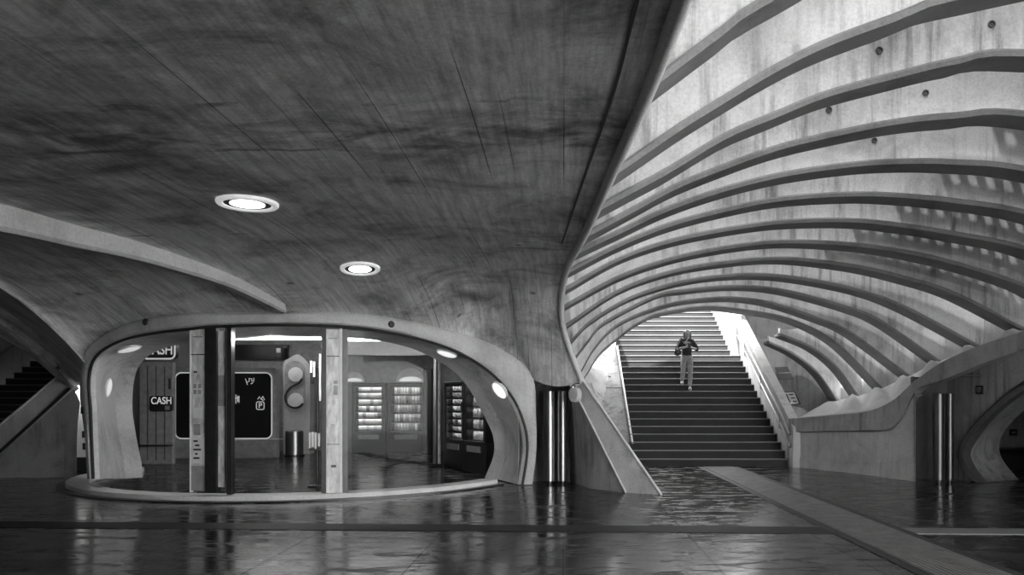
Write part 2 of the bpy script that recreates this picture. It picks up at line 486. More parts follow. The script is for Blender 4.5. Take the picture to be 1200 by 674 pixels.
# sweeping beam under the ceiling on the left
beam_px = [(-90, 224), (0, 239), (81, 262), (150, 280), (210, 299.5), (270, 322), (312, 344), (334, 357)]
bp = [cast(x, y, cbvh) for x, y in beam_px]
bc = cat([h[0] for h in bp if h[0] is not None], 60)
sec = [(0.0, 0.02), (-0.05, -0.27), (0.0, -0.31), (0.32, -0.26), (0.36, -0.10), (0.60, -0.06), (0.66, 0.05)]
rows = [[] for _ in sec]
for i, p in enumerate(bc):
    k = 1.0 - 0.45 * i / 59
    t_ = (bc[min(i + 1, 59)] - bc[max(i - 1, 0)]); side = Vector((-t_.y, t_.x, 0)).normalized()
    if side.x > 0: side = -side
    for r_, (o_, h_) in zip(rows, sec): r_.append(p + side * o_ * k + Vector((0, 0, 0.05 + h_ * k * 1.0)))
struct(MB().loft(rows).build('ceiling_beam', M['rim'], sm=40))

# ring-shaped ceiling lights
def ceiling_light(px, py, r, label):
    h, n = cast(px, py, cbvh)
    t = thing('ceiling_light', label, 'ceiling light', h, 'round lights in the board-marked ceiling')
    MB().lathe(h + n * 0.0, [(r * 1.0, 0), (r * 1.0, 0.02), (r * 0.96, 0.03), (r * 0.80, 0.028), (r * 0.76, 0.02), (r * 0.76, 0)], 40, n).build('rim', M['lamp_ring'], t)
    MB().lathe(h, [(r * 0.775, 0.008), (r * 0.775, 0.016), (0, 0.016)], 40, n).build('recess', M['rubber'], t)
    MB().lathe(h + n * 0.0, [(r * 0.56, 0), (r * 0.56, 0.02), (r * 0.5, 0.024), (0.0, 0.026)], 40, n).build('diffuser', M['lamp'], t)
ceiling_light(290, 237, 0.26, 'large ring-shaped light glowing in the concrete ceiling, the nearer of two')
ceiling_light(422, 314, 0.24, 'smaller-looking ring light in the concrete ceiling, farther back above the pavilion')

# black stains where fittings were removed, fixed sensor domes on the rim
for px, py, lab in ((174, 378, 'small dark sensor dome on the pavilion rim above the cash machine'), (457, 380.5, 'small dark sensor dome on the pavilion rim above the snack cases')):
    p = radial(on_drum(px, py, C1, R1), C1, 0.04); n = Vector((p.x - C1[0], p.y - C1[1], 0)).normalized()
    tag(MB().lathe(p, [(0.05, 0), (0.05, 0.02), (0.035, 0.035), (0, 0.04)], 16, n).build('sensor_dome', M['rubber']), lab, 'sensor')

# ------------------------------------------------------------------ vault ribs over the stairs
RIBS = [
 # (depth, traced front bottom edge in photo pixels, extra world (x, height above eye) points to the right)
 (4.9, [(757, 110), (764, 104), (805, 73), (850, 39.5), (909, 0)], [(3.0, 3.4), (5.0, 3.7), (7.3, 3.3), (9.3, 1.9)]),
 (6.05, [(716, 212), (752, 184), (800, 151), (850, 120), (909, 84.6), (969, 55), (1050, 25), (1125, 0)], [(5.0, 3.45), (7.2, 3.1), (9.2, 1.9)]),
 (7.2, [(692, 261), (739, 227), (783.5, 203), (850, 163), (909, 138), (969, 114), (1050, 92), (1119, 75.7), (1200, 66.8)], [(6.8, 3.0), (9.1, 1.8)]),
 (8.35, [(681, 288), (739, 250), (792, 221.5), (850, 198), (909, 177), (969, 162), (1050, 146), (1119, 139), (1200, 137)], [(7.2, 2.7), (9.0, 1.7)]),
 (9.5, [(672, 306), (724, 275), (783.5, 247), (850, 224), (919, 207), (1000, 195.5), (1059, 192), (1119, 193), (1200, 201)], [(7.5, 2.4), (8.9, 1.6)]),
 (10.65, [(668, 319), (724, 290), (783.5, 266), (850, 248), (919, 235), (1000, 230), (1059, 232), (1119, 238), (1200, 251)], [(7.8, 2.15), (8.8, 1.55)]),
 (11.8, [(664, 340), (724, 306), (783.5, 285), (850, 271), (919, 262), (1000, 260.5), (1059, 266.6), (1119, 276), (1200, 293)], [(8.0, 1.9), (8.7, 1.45)]),
 (12.95, [(663, 360), (724, 327), (783.5, 306), (850, 292), (919, 285), (1000, 288.5), (1059, 297), (1119, 310.6), (1200, 337)], [(8.55, 1.4)]),
 (14.1, [(668, 380), (724, 343), (783.5, 321), (850, 309), (919, 304.6), (1000, 313.5), (1059, 327), (1119, 346), (1195, 385)], []),
 (15.25, [(669, 402), (691.5, 379), (739, 350.6), (798, 332), (859, 324), (919, 325.5), (1000, 340), (1059, 361), (1140, 404)], []),
 (16.4, [(674, 421), (690, 400), (709, 379), (769, 348), (800, 342), (859, 337), (919, 342), (1000, 364), (1039, 382), (1096, 422)], []),
 (17.55, [(681, 437), (698, 408), (727, 380), (783.5, 358), (844, 350.6), (898, 355.5), (963, 376), (999, 393), (1061, 439)], []),
 (18.7, [(687, 441), (703, 416), (724, 398), (748, 380), (775, 368.5), (828, 361), (880, 366.5), (927, 376), (978, 402), (1030, 453)], []),
 (19.85, [(914, 393), (950, 408), (980, 431), (1003, 462)], []),
 (21.0, [(901, 402), (930, 416), (957, 437), (979, 468)], []),
]
ordinal = ['nearest and highest', 'second', 'third', 'fourth', 'fifth', 'sixth', 'seventh', 'eighth', 'ninth', 'tenth', 'eleventh', 'twelfth']
FEET, TOPS = [], []
for k, (Y, px, ext) in enumerate(RIBS):
    pts = [P(x, y, Y) for x, y in px]
    stub = k >= 13
    if not stub:
        d0 = (pts[0] - pts[1]).normalized()
        if Y < 11.2:                                  # ends against the side of the ceiling slab
            xl = lip_at_y(Y).x + 0.03
            while len(pts) > 2 and pts[0].x < xl + 0.05: pts.pop(0)
            d0 = (pts[0] - pts[1]).normalized()
            pts = [pts[0] + d0 * ((pts[0].x - xl) / max(-d0.x, 0.2))] + pts
        else:
            pts = [pts[0] + d0 * 0.5] + pts
    pts += [Vector((x, Y, EYE + z)) for x, z in ext]
    FEET.append(pts[-1].copy())
    d1 = (pts[-1] - pts[-2]).normalized(); pts.append(pts[-1] + d1 * 0.25)
    cv = cat(pts, 64)
    th = 0.26 + 0.022 * k
    H = 1.15 if not stub else 0.75
    web = 0.16
    def top(i):
        h = H
        if stub: h = H * (0.25 + 0.75 * smooth(i / 30))
        return h
    rows = [[], [], [], []]
    for i, p in enumerate(cv):
        h = top(i)
        rows[0].append(p + Vector((0, 0, 0.0))); rows[1].append(p + Vector((0, 0.0, h)))
        rows[2].append(p + Vector((0, web, h))); rows[3].append(p + Vector((0, web, 0.0)))
    sect = [[r[i] for r in rows] for i in range(64)]
    if k < 12: lab = 'curved concrete vault rib, %s counted from the viewer towards the stairs' % ordinal[k]
    elif k == 12: lab = 'last full vault rib, its arch framing the top of the stairs'
    elif k == 13: lab = 'short cut-off rib hanging beside the stairs, behind the last full arch'
    else: lab = 'farthest cut-off rib stub beside the stair plaques'
    o = MB().loft(sect, True, True).build('vault_rib', M['rib'], sm=40)
    tag(o, lab, 'rib', 'ribs of the vault over the stairs')
    TOPS.append([Vector((p.x, p.y, p.z + top(i_))) for i_, p in enumerate(cv)])
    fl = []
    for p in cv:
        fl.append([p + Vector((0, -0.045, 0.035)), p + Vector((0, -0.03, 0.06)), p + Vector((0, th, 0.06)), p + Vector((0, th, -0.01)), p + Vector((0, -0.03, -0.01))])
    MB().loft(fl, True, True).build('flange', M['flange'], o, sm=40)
    if stub is False and 1 <= k <= 4:
        for x0 in (0.42, 0.30):
            q = cv[int(64 * x0)] + Vector((0, -0.005, 0.30))
            MB().lathe(q, [(0.035, 0), (0.035, 0.012), (0.026, 0.014), (0.024, 0.002), (0, 0.001)], 14, (0, -1, 0)).build('tie_hole', M['dark_wall'], o)

# weathered glass lying on the ribs
k = NT('weathered_skylight_glass')
tr = k.new('ShaderNodeBsdfTransparent'); k.link(tr.outputs[0], k.n['Material Output'].inputs['Surface'])
tr.inputs[0].default_value = g(SKYLIGHT)
M['skylight'] = k.m
rows = []
for c in TOPS[:13]:
    rows.append([c[0] + Vector((-1.1, 0.08, 0.5))] + [p + Vector((0, 0.08, 0.03)) for p in c])
rows = [[p + Vector((0, -1.2, 0.05)) for p in rows[0]]] + rows
struct(MB().loft(rows).build('window_4', M['skylight'], sm=60))
rows = [cat([p + Vector((0, 0.08, 0.03)) for p in (c[34:] if i_ == 12 else c)], 40) for i_, c in enumerate(TOPS[:13] + [[Vector((4.85, c[0].y, c[0].z + 0.5))] + c for c in TOPS[13:]]) if i_ >= 12]
rows.append([p + Vector((0, 2.2, 0.1)) for p in rows[-1]])
struct(MB().loft(rows).build('window_5', M['skylight'], sm=60))

roof0 = [p + Vector((0, -1.12, 0.05)) for p in TOPS[0]]
struct(MB().loft([roof0, [p + Vector((0, -7.6, 0.3)) for p in roof0], [p + Vector((0, -7.6, 0.6)) for p in roof0], [p + Vector((0, 0, 0.35)) for p in roof0]], False).build('ceiling_added_sun_block', M['wall'], sm=60))  # unseen opaque roof, added to keep sky and sun off the near floor
# lattice of glazing bars lying on the right-hand part of the skylight
lat = MB()
for k_ in range(1, 8):
    A, B = TOPS[k_], TOPS[k_ + 1]
    pt = lambda f, v: (A[int(f)].lerp(A[min(int(f) + 1, 63)], f - int(f))).lerp(B[int(f)].lerp(B[min(int(f) + 1, 63)], f - int(f)), v) + Vector((0, 0.08, 0.12))
    f0, f1 = 34.0, 62.0
    nb = int((A[62] - A[34]).length / 0.24)
    for j in range(nb):
        fa = f0 + (f1 - f0) * j / nb; fb = fa + (f1 - f0) / nb * 0.55
        lat.add([pt(fa, 0), pt(fb, 0), pt(fb, 1), pt(fa, 1)], [(0, 1, 2, 3)])
    for v in (0.0, 0.26, 0.52, 0.78):
        ra = [pt(f0 + (f1 - f0) * j / 24, v) for j in range(25)]; rb_ = [pt(f0 + (f1 - f0) * j / 24, v + 0.14) for j in range(25)]
        lat.loft([ra, rb_])
struct(lat.build('trim_17', M['dark_metal'], sm=0))

# ------------------------------------------------------------------ stairs
NSTEP, RISE, GO, Y0 = 31, 0.165, 0.30, 16.4
def stairs(x0, x1, x1_upper, name, shift=0.0):
    b = MB(); nose = []
    for n in range(1, NSTEP + 1):
        y = Y0 + shift + (n - 1) * GO; z = n * RISE
        xr = x1 if n <= 16 else x1_upper
        yb = y + GO if n < NSTEP else y + 4
        b.box(((x0 + xr) / 2, (y + yb) / 2 + 0.01, (z - RISE) + RISE / 2 - 0.015), (xr - x0, yb - y + 0.02, RISE + 0.03 - 0.03))
        nose.append((xr, y, z))
    st = struct(b.build(name, M['granite'], sm=0))
    for xr, y, z in nose:
        MB().box(((x0 + xr) / 2, y + 0.03 - 0.02, z - 0.012), (xr - x0, 0.075, 0.026), 0, 0.006).build('nosing', M['granite_edge'], st)
    return st
tag(stairs(1.5, 4.82, 4.6, 'stairs'))
tag(stairs(-14.3, -10.6, -10.6, 'stairs'))

def slope_z(y): return (y - Y0) / GO * RISE
# right parapet of the stairs and tall pale wall of the upper flight
par = [(4.82, 16.1, 0), (4.82, 16.1, 0.85), (4.82, 21.0, slope_z(21.0) + 1.08), (4.82, 26, slope_z(26) + 1.08), (4.82, 26, 0)]
struct(MB().prism(par, (0.20, 0, 0)).build('wall_stair_right', M['pale'], sm=0))
struct(MB().box((4.74, 23.6, 2.6), (0.28, 5.2, 4.1)).build('wall_upper_flight', M['wall'], sm=0))
# left sloping parapet beyond the buttress
q = [P(740, 518, 17.1), P(723, 407, 21.4), P(690, 404, 20.6), P(672, 440, 18.6), P(690, 530, 16.9)]
lo = [Vector((p.x, p.y + 0.15, 0)) for p in q]
struct(MB().loft([lo, q], True, True).build('wall_stair_left', M['wall'], sm=0))
struct(MB().tube([P(741, 520, 17.0), P(723, 406, 21.35)], 0.03, 8).build('trim_6', M['edge']))
n_ = ((q[1] - q[0]).cross(q[4] - q[0])).normalized()
if n_.y > 0: n_ = -n_
def on_plane(px, py, p0, n):
    d = P(px, py, 1.0) - Vector((0, 0, EYE)); s = (p0 - Vector((0, 0, EYE))).dot(n) / d.dot(n); return Vector((0, 0, EYE)) + d * s
pl = [on_plane(x, y, q[0], n_) + n_ * 0.01 for x, y in ((703, 431), (714, 430), (716, 442), (704, 443))]
tag(MB().prism(pl, n_ * 0.02).build('wall_plaque', M['grey'], sm=0), 'small grey plaque on the pale slope left of the stairs', 'plaque')
pl = [on_plane(x, y, q[0], n_) + n_ * 0.002 for x, y in ((684, 448), (728, 449), (729, 455), (686, 454))]
struct(MB().prism(pl, n_ * 0.015).build('trim_7', M['wall'], sm=0))

# handrails on the right parapet
t = thing('handrail', 'double steel handrail climbing along the right parapet of the stairs', 'handrail', (4.74, 16.3, 0))
for dz, off in ((0.92, 0.09), (0.66, 0.08)):
    path = [Vector((4.82 - off, 16.05, dz - 0.22)), Vector((4.82 - off, 16.25, dz - 0.1))] + [Vector((4.82 - off, y, slope_z(y) + dz + 0.05)) for y in (16.6, 18, 20, 22, 23.5)]
    if True: MB().tube(path, 0.024, 10).build('rail', M['steel'], t)
for y in (16.8, 18.4, 20.0, 20.9):
    MB().tube([(4.82, y, slope_z(y) + 0.55), (4.73, y, slope_z(y) + 0.60), (4.73, y, slope_z(y) + 0.97)], 0.014, 8).build('bracket', M['steel'], t)

# pale wall with plaques right of the stairs
A_, B_ = Vector((4.95, 22.3, 0)), Vector((8.6, 21.7, 0))
wl = [A_ + Vector((0, 0, 1.5)), B_ + Vector((0, 0, 0.8)), B_ + Vector((0, 0, 3.4)), A_ + Vector((0, 0, 4.6))]
d_ = (B_ - A_).normalized(); nw = Vector((d_.y, -d_.x, 0))
if nw.y > 0: nw = -nw
struct(MB().prism([A_, B_, B_ + Vector((0, 0, 3.0)), A_ + Vector((0, 0, 4.3))], nw * -0.3).build('wall_plaques', M['wall'], sm=0))
def wall_quad(name, pxs, mat_, off, th, label=None, cat_=None, parent=None):
    pl = [on_plane(x, y, A_, nw) + nw * off for x, y in pxs]
    o = MB().prism(pl, nw * th).build(name, mat_, parent, sm=0)
    if label: tag(o, label, cat_)
    return o
o = wall_quad('wall_plaque', ((908, 430.5), (923, 430), (930, 444.5), (913, 445)), M['dark_metal'], 0.005, 0.03, 'dark two-part plaque on the wall right of the handrail, above the framed notice', 'plaque')
wall_quad('divider', ((911.5, 437), (926, 436.3), (926.6, 437.2), (912, 438)), M['grey'], 0.035, 0.006, parent=o)
o = wall_quad('framed_notice', ((915, 459), (931, 458.5), (938.5, 474), (921, 475.5)), M['dark_metal'], 0.005, 0.03, 'framed pale notice with dark marks on the wall right of the handrail', 'notice')
sheet = wall_quad('sheet', ((917.5, 460), (930.5, 459.5), (936, 473), (922.5, 474)), M['white'], 0.035, 0.006, parent=o)
for pxs in (((920.5, 462), (922, 462), (926.5, 472), (925, 472)), ((924, 462), (929, 461.7), (929.6, 463), (924.6, 463.3)), ((926.5, 466), (931, 465.8), (931.5, 467), (927, 467.3)), ((928.5, 470), (933, 469.7), (933.6, 471), (929, 471.3))):
    wall_quad('mark', pxs, M['rubber'], 0.041, 0.003, parent=sheet)

# ------------------------------------------------------------------ right hand ledge, upstand behind rib feet, hood over the alcove
front = [P(926, 490, 16.35), P(950, 488, 15.8), P(985, 485, 15.1), P(1019, 481, 14.5), P(1045, 470, 14.0), P(1062, 456, 13.6), P(1074, 445, 13.3), P(1108, 422, 12.3), P(1156, 402, 11.1), P(1200, 387, 10.15),
         Vector((5.9, 8.0, EYE + 1.2)), Vector((5.85, 5, EYE + 1.5)), Vector((5.8, 0, EYE + 1.75)), Vector((5.8, -3.6, EYE + 1.75))]
FR = cat(front, 160)
low = [P(926, 507, 16.35), P(950, 506.5, 15.8), P(985, 506, 15.1), P(1019, 505, 14.5), P(1045, 503, 14.0), P(1062, 484, 13.62), P(1076, 458, 13.32), P(1108, 446, 12.32), P(1156, 427, 11.12), P(1200, 411, 10.17),
       Vector((5.9, 8.0, EYE + 0.98)), Vector((5.85, 5, EYE + 1.27)), Vector((5.8, 0, EYE + 1.5)), Vector((5.8, -3.6, EYE + 1.5))]
LO = cat(low, 160)
bk = [P(950, 486, 21.6)] + [f + Vector((0.05, 0, -0.05)) for f in reversed(FEET)] + [Vector((9.4, 2, EYE + 2)), Vector((9.4, -3.6, EYE + 2))]
BK = cat(bk, 160)
rows = []
for i in range(13):
    u = i / 12; r_ = []
    for j in range(160):
        p = FR[j].lerp(BK[j], u)
        flute = math.sin((BK[j].y - 14.1) / 1.15 * 2 * math.pi) * 0.13 * smooth((u - 0.03) / 0.5) * (1 if BK[j].y > 13 else 0)
        sag = -0.05 * math.sin(math.pi * u) * (1 if FR[j].y > 10 else FR[j].y / 10 if FR[j].y > 0 else 0)
        if u > 0.98: flute = 0
        p.z += flute + sag
        r_.append(p)
    rows.append(r_)
struct(MB().loft(rows).build('ledge', M['rim'], sm=60))
bev = [a + Vector((-0.05, -0.05, -0.02)) for a in FR]
bev2 = [b_ + Vector((-0.05, -0.05, 0.02)) for b_ in LO]
struct(MB().loft([FR, bev, bev2, LO, [p + Vector((0.25, 0.3, 0.02)) for p in LO]]).build('trim_8', M['wall'], sm=35))
up0 = [TOPS[14][-1] + Vector((-0.6, 1.5, 0.2)), TOPS[14][-1] + Vector((-0.1, 0.5, 0.1))] + [c[-1] + Vector((0.12, 0, 0.06)) for c in reversed(TOPS)] + [TOPS[0][-1] + Vector((0.3, -8.6, 0.6))]
lw0 = [P(950, 486, 21.9) + Vector((0.3, 1.0, -0.6)), P(950, 486, 21.9) + Vector((0.5, 0.3, -0.6))] + [f + Vector((0.12, 0, -0.6)) for f in reversed(FEET)] + [FEET[0] + Vector((0.3, -8.6, -0.4))]
struct(MB().loft([cat(lw0, 120), cat([a.lerp(b_, 0.4) for a, b_ in zip(lw0, up0)], 120), cat(up0, 120)]).build('wall_upstand', M['rim'], sm=60))
# low wall under the ledge
wb = [Vector((4.80, 16.45, 0)), Vector((4.98, 16.1, 0)), P(985, 553, 1260 / 83.0), P(1040, 560, 1260 / 90.0), P(1073, 564.5, 13.35)]
wb = [Vector((p.x, p.y, 0)) for p in wb]
WB = cat(wb, 40)
wt = cat([P(922, 505, 16.45), P(929, 507, 16.3), P(985, 506, 15.1), P(1040, 503, 14.1), P(1073, 462, 13.36)], 40)
struct(MB().loft([WB, wt, [p + Vector((0.6, 0.8, 0)) for p in wt]]).build('wall_ledge', M['pale'], sm=40))
struct(MB().loft([[p + Vector((-0.012, -0.02, 0.0)) for p in WB], [a.lerp(b_, 0.28) + Vector((-0.012, -0.02, 0)) for a, b_ in zip(WB, wt)], [a.lerp(b_, 0.285) for a, b_ in zip(WB, wt)]]).build('baseboard_ledge', M['pale'], sm=40))

struct(MB().box((12.6, 9.2, 1.9), (9.2, 0.3, 3.8)).build('wall_added_blocker_right', M['dark_wall'], sm=0))  # unseen wall, added to shade the alcove from the open right side
# right alcove: hood soffit, niche, drum wall with its opening
C2 = (10.9, 14.6)
arch_o = [(1152, 573), (1138, 562), (1126, 546), (1122, 531), (1130, 513), (1150, 489), (1180, 461), (1210, 441), (1260, 415), (1330, 390), (1420, 372), (1500, 365)]
arch_i = [(1158, 571), (1147, 561), (1136, 546), (1131, 532), (1138, 517), (1156, 494), (1182, 471), (1210, 453), (1260, 428), (1330, 404), (1420, 387), (1500, 380)]
arch_r = [(1186, 574), (1178, 562), (1165, 548), (1155, 532), (1156, 514), (1168, 497), (1190, 478), (1215, 463), (1262, 440), (1330, 418), (1420, 400), (1500, 392)]
AO = cat([on_drum(x, y, C2, R1) for x, y in arch_o], 70)
AI = cat([on_drum(x, y, C2, R1) for x, y in arch_i], 70)
AR = cat([on_drum(x, y, C2, 3.3) for x, y in arch_r], 70)
for L in (AO, AI, AR):
    for p in L: p.z = max(p.z, 0)
struct(MB().loft([[radial(p, C2, -0.05) for p in AO], [radial(p, C2, 0.02) for p in AO], [radial(a.lerp(b_, 0.4), C2, 0.08) for a, b_ in zip(AO, AI)], [radial(p, C2, 0.05) for p in AI], [radial(p, C2, -0.12) for p in AI]]).build('trim_9', plain('dark_rim', 0.10, 0.4), sm=60))
struct(MB().loft([[radial(p, C2, -0.1) for p in AI], AR, [radial(p, C2, -0.3) for p in AR]]).build('wall_reveal_right', M['wall'], sm=60))
# drum wall above and beside the opening
top_z = lambda p: EYE + 1.9
wallrows = [AO, [Vector((p.x, p.y, max(p.z, p.z * 0.4 + 0.6 * top_z(p)))) for p in AO], [Vector((p.x, p.y, top_z(p))) for p in AO]]
left_part = []
aL = math.atan2(AO[0].x - C2[0], C2[1] - AO[0].y)
# region left of the opening: fan from each arch point outwards to the niche edge
a_n = -1.42
side_rows = []
NL = 26
left_idx = min(range(70), key=lambda i: math.atan2(AO[i].x - C2[0], C2[1] - AO[i].y))
a_min = math.atan2(AO[left_idx].x - C2[0], C2[1] - AO[left_idx].y)
wm = MB()
def drum_pt(C, R, a, z): return Vector((C[0] + R * math.sin(a), C[1] - R * math.cos(a), z))
zs = [i / 20 * (EYE + 0.95) for i in range(21)]
up_branch = AO[left_idx:]; dn_branch = AO[:left_idx + 1]
def branch_angle(z):
    best = None
    for br in (dn_branch, up_branch):
        for a, b_ in zip(br, br[1:]):
            if min(a.z, b_.z) <= z <= max(a.z, b_.z) and abs(a.z - b_.z) > 1e-6:
                p = a.lerp(b_, (z - a.z) / (b_.z - a.z)); an = math.atan2(p.x - C2[0], C2[1] - p.y)
                if best is None: best = an
    return best if best is not None else (0.9 if z > 1 else math.atan2(AO[0].x - C2[0], C2[1] - AO[0].y))
wm.loft([[drum_pt(C2, R1, a_n + (branch_angle(z) - a_n) * j / 24, z if z < 1.2 else 1.2 + (z - 1.2) * (0.58 + 0.42 * smooth(j / 12))) for j in range(25)] for z in zs])
struct(wm.build('wall_alcove', M['wall'], sm=60))
# niche between ledge wall and drum
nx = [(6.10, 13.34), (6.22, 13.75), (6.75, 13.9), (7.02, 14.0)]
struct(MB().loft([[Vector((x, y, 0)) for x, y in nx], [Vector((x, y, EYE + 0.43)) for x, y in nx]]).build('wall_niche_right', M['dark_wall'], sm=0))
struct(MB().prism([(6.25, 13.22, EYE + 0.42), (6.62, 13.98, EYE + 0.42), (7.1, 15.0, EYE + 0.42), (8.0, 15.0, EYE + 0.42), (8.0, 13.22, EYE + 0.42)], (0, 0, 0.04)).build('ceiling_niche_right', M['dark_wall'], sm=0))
# underside of the hood running back over the alcove
SB = [Vector((LO[j].x + 2.2 + 0.3 * (160 - j) / 160, LO[j].y + 2.0, LO[j].z + 0.1)) for j in range(70, 160)]
struct(MB().loft([LO[70:], [a.lerp(b_, 0.3) + Vector((0, 0, 0.06)) for a, b_ in zip(LO[70:], SB)], SB, [p + Vector((8, 0.5, 0.3)) for p in SB]]).build('ceiling_alcove', M['ceiling'], sm=60))
UPC = cat(up0, 120)
struct(MB().loft([[p + Vector((-0.02, 0, 0.0)) for p in UPC], [Vector((17.4, p.y, p.z)) for p in UPC]]).build('ceiling_alcove_back', M['dark_wall'], sm=0))
# things in and on the alcove
def steel_tubes(px1, px2, y_top, Y, label, cat_, z0=0.03, group=None):
    x0 = (px1 - CX) / F * Y; x1 = (px2 - CX) / F * Y; zt = EYE + (CY - y_top) / F * Y
    t = thing('steel_tube', label, 'steel tube', ((x0 + x1) / 2, Y, 0), group)
    r = (x1 - x0) / 2
    MB().lathe(((x0 + x1) / 2, Y, 0), [(r, 0.05), (r, zt - 0.01), (r - 0.012, zt), (0, zt)], 28).build('tube', M['dull_steel' if px1 > 1000 else 'steel'], t)
    MB().lathe(((x0 + x1) / 2, Y, 0), [(r * 0.6, 0.0), (r * 0.6, 0.05)], 20).build('foot', M['dark_metal'], t)
steel_tubes(637, 650.5, 458, 12.98, 'tall steel tube in the niche beside the pavilion rim', 'steel tube', group='steel tubes in the left niche')
steel_tubes(652.5, 665, 458, 13.0, 'tall steel tube in the niche, on the buttress side of its twin', 'steel tube', group='steel tubes in the left niche')
steel_tubes(1094, 1106, 461, 13.15, 'dull steel tube in the dark right niche, on the ledge wall side', 'steel tube', group='steel tubes in the right niche')
steel_tubes(1108, 1117, 461, 13.25, 'thinner dull steel tube in the dark right niche, next to the alcove wall', 'steel tube', group='steel tubes in the right niche')
p = radial(on_drum(1148, 457, C2, R1), C2, 0.0); fa = math.atan2(p.x - C2[0], C2[1] - p.y)
t = tag(MB().box(p, (0.15, 0.03, 0.15), fa, 0.006).build('wall_sign', M['black'], loc=p), 'small dark square sign high on the alcove wall above the round opening', 'sign')
pf = radial(p, C2, 0.02)
MB().box(pf + Vector((0, 0, 0.0)), (0.075, 0.006, 0.085), fa).build('pictogram_frame', M['grey'], t)
MB().box(radial(p, C2, 0.024), (0.05, 0.006, 0.06), fa).build('pictogram', M['black'], t)
MB().box(radial(p, C2, 0.028), (0.016, 0.006, 0.04), fa).build('bar', M['grey'], t)
# space behind the right opening
struct(MB().box((11.3, 16.4, 1.1), (6.0, 0.2, 2.2)).build('wall_alcove_back', M['wall'], sm=0))
t = tag(MB().box((P(1190, 507, 16.2).x, 16.28, P(1190, 507, 16.2).z), (0.16, 0.03, 0.14), 0, 0.006).build('wall_sign', M['black']), 'tiny dark sign on the wall deep inside the right opening', 'sign')
MB().box((P(1190, 507, 16.2).x, 16.262, P(1190, 507, 16.2).z), (0.08, 0.006, 0.03)).build('pictogram', M['grey'], t)
t = thing('steel_post', 'thin steel post inside the right round opening', 'post', (P(1166, 540, 15).x, 15.2, 0))
MB().box((P(1166, 540, 15).x, 15.2, 1.2), (0.10, 0.08, 2.4), 0, 0.01).build('shaft', M['steel'], t)
MB().box((P(1166, 540, 15).x, 15.2, 0.02), (0.16, 0.14, 0.04), 0, 0.01).build('base_plate', M['dark_metal'], t)
t = thing('bench', 'low black bench against the back wall inside the right opening', 'bench', (9.2, 15.6, 0))
MB().box((9.3, 15.7, 0.38), (2.0, 0.7, 0.10), 0, 0.02).build('seat', M['black'], t)
MB().box((9.3, 15.75, 0.165), (1.9, 0.55, 0.33), 0, 0.01).build('base', M['rubber'], t)

# ------------------------------------------------------------------ buttress between pavilion and stairs
bt = {'c_t': P(684, 447, 12.35), 'c_b': P(775, 580, 1260 / 110.0), 'b_t': P(673, 456, 12.5), 'b_b': P(734, 578, 1260 / 107.5)}
rows = []
for i in range(13):
    u = i / 12
    c = bt['c_t'].lerp(bt['c_b'], u); b_ = bt['b_t'].lerp(bt['b_b'], u)
    z = c.z; b_.z = z + (bt['b_t'].z - bt['c_t'].z) * (1 - u)
    if u == 1: b_.z = 0; c.z = 0
    wl_ = Vector((0.10 + 0.02 * u, 13.3, b_.z))
    m_ = b_.lerp(wl_, 0.5) + Vector((-0.10, -0.25, 0)) * (0.3 + 0.7 * u)
    rows.append([wl_, b_.lerp(wl_, 0.75) + Vector((-0.03, -0.16, 0)) * (0.3 + 0.7 * u), m_, b_.lerp(wl_, 0.25) + Vector((-0.04, -0.15, 0)) * (0.3 + 0.7 * u), b_, c, c + Vector((0.05, 0.5, 0)), Vector((0.5 + 0.5 * u, 13.4, c.z))])
left = [r[:5] for r in rows]; slab = [r[4:] for r in rows]
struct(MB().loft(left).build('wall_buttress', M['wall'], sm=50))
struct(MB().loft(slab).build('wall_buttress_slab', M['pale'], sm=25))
struct(MB().tube([r[5] + Vector((0, -0.005, 0)) for r in rows], 0.02, 8).build('trim_10', M['edge']))
struct(MB().tube([r[4] + Vector((-0.01, -0.01, 0)) for r in rows], 0.016, 8).build('trim_11', M['edge']))
p = P(676, 463, 12.42)
tag(MB().lathe(p, [(0.12, 0.0), (0.125, 0.06), (0.11, 0.085), (0.0, 0.09)], 28, (-0.75, -0.65, 0.05)).build('end_disc', M['rim'], sm=50), 'round concrete boss at the top of the buttress, below the ceiling edge', 'boss')
# niche behind the left steel tubes
struct(MB().loft([[Vector((x, y, z)) for x, y in ((-0.75, 12.75), (-0.66, 13.35), (-0.2, 13.45), (0.12, 13.3))] for z in (0, EYE + 0.35)]).build('wall_niche', M['wall'], sm=0))
struct(MB().add([Vector((-0.75, 12.75, EYE + 0.33)), Vector((-0.42, 12.75, EYE + 0.32)), Vector((-0.1, 12.65, EYE + 0.27)), Vector((0.28, 12.5, EYE + 0.3)), Vector((0.3, 13.6, EYE + 0.3)), Vector((-0.9, 13.6, EYE + 0.3))], [(0, 1, 2, 3, 4, 5)]).build('ceiling_niche', M['wall'], sm=0))

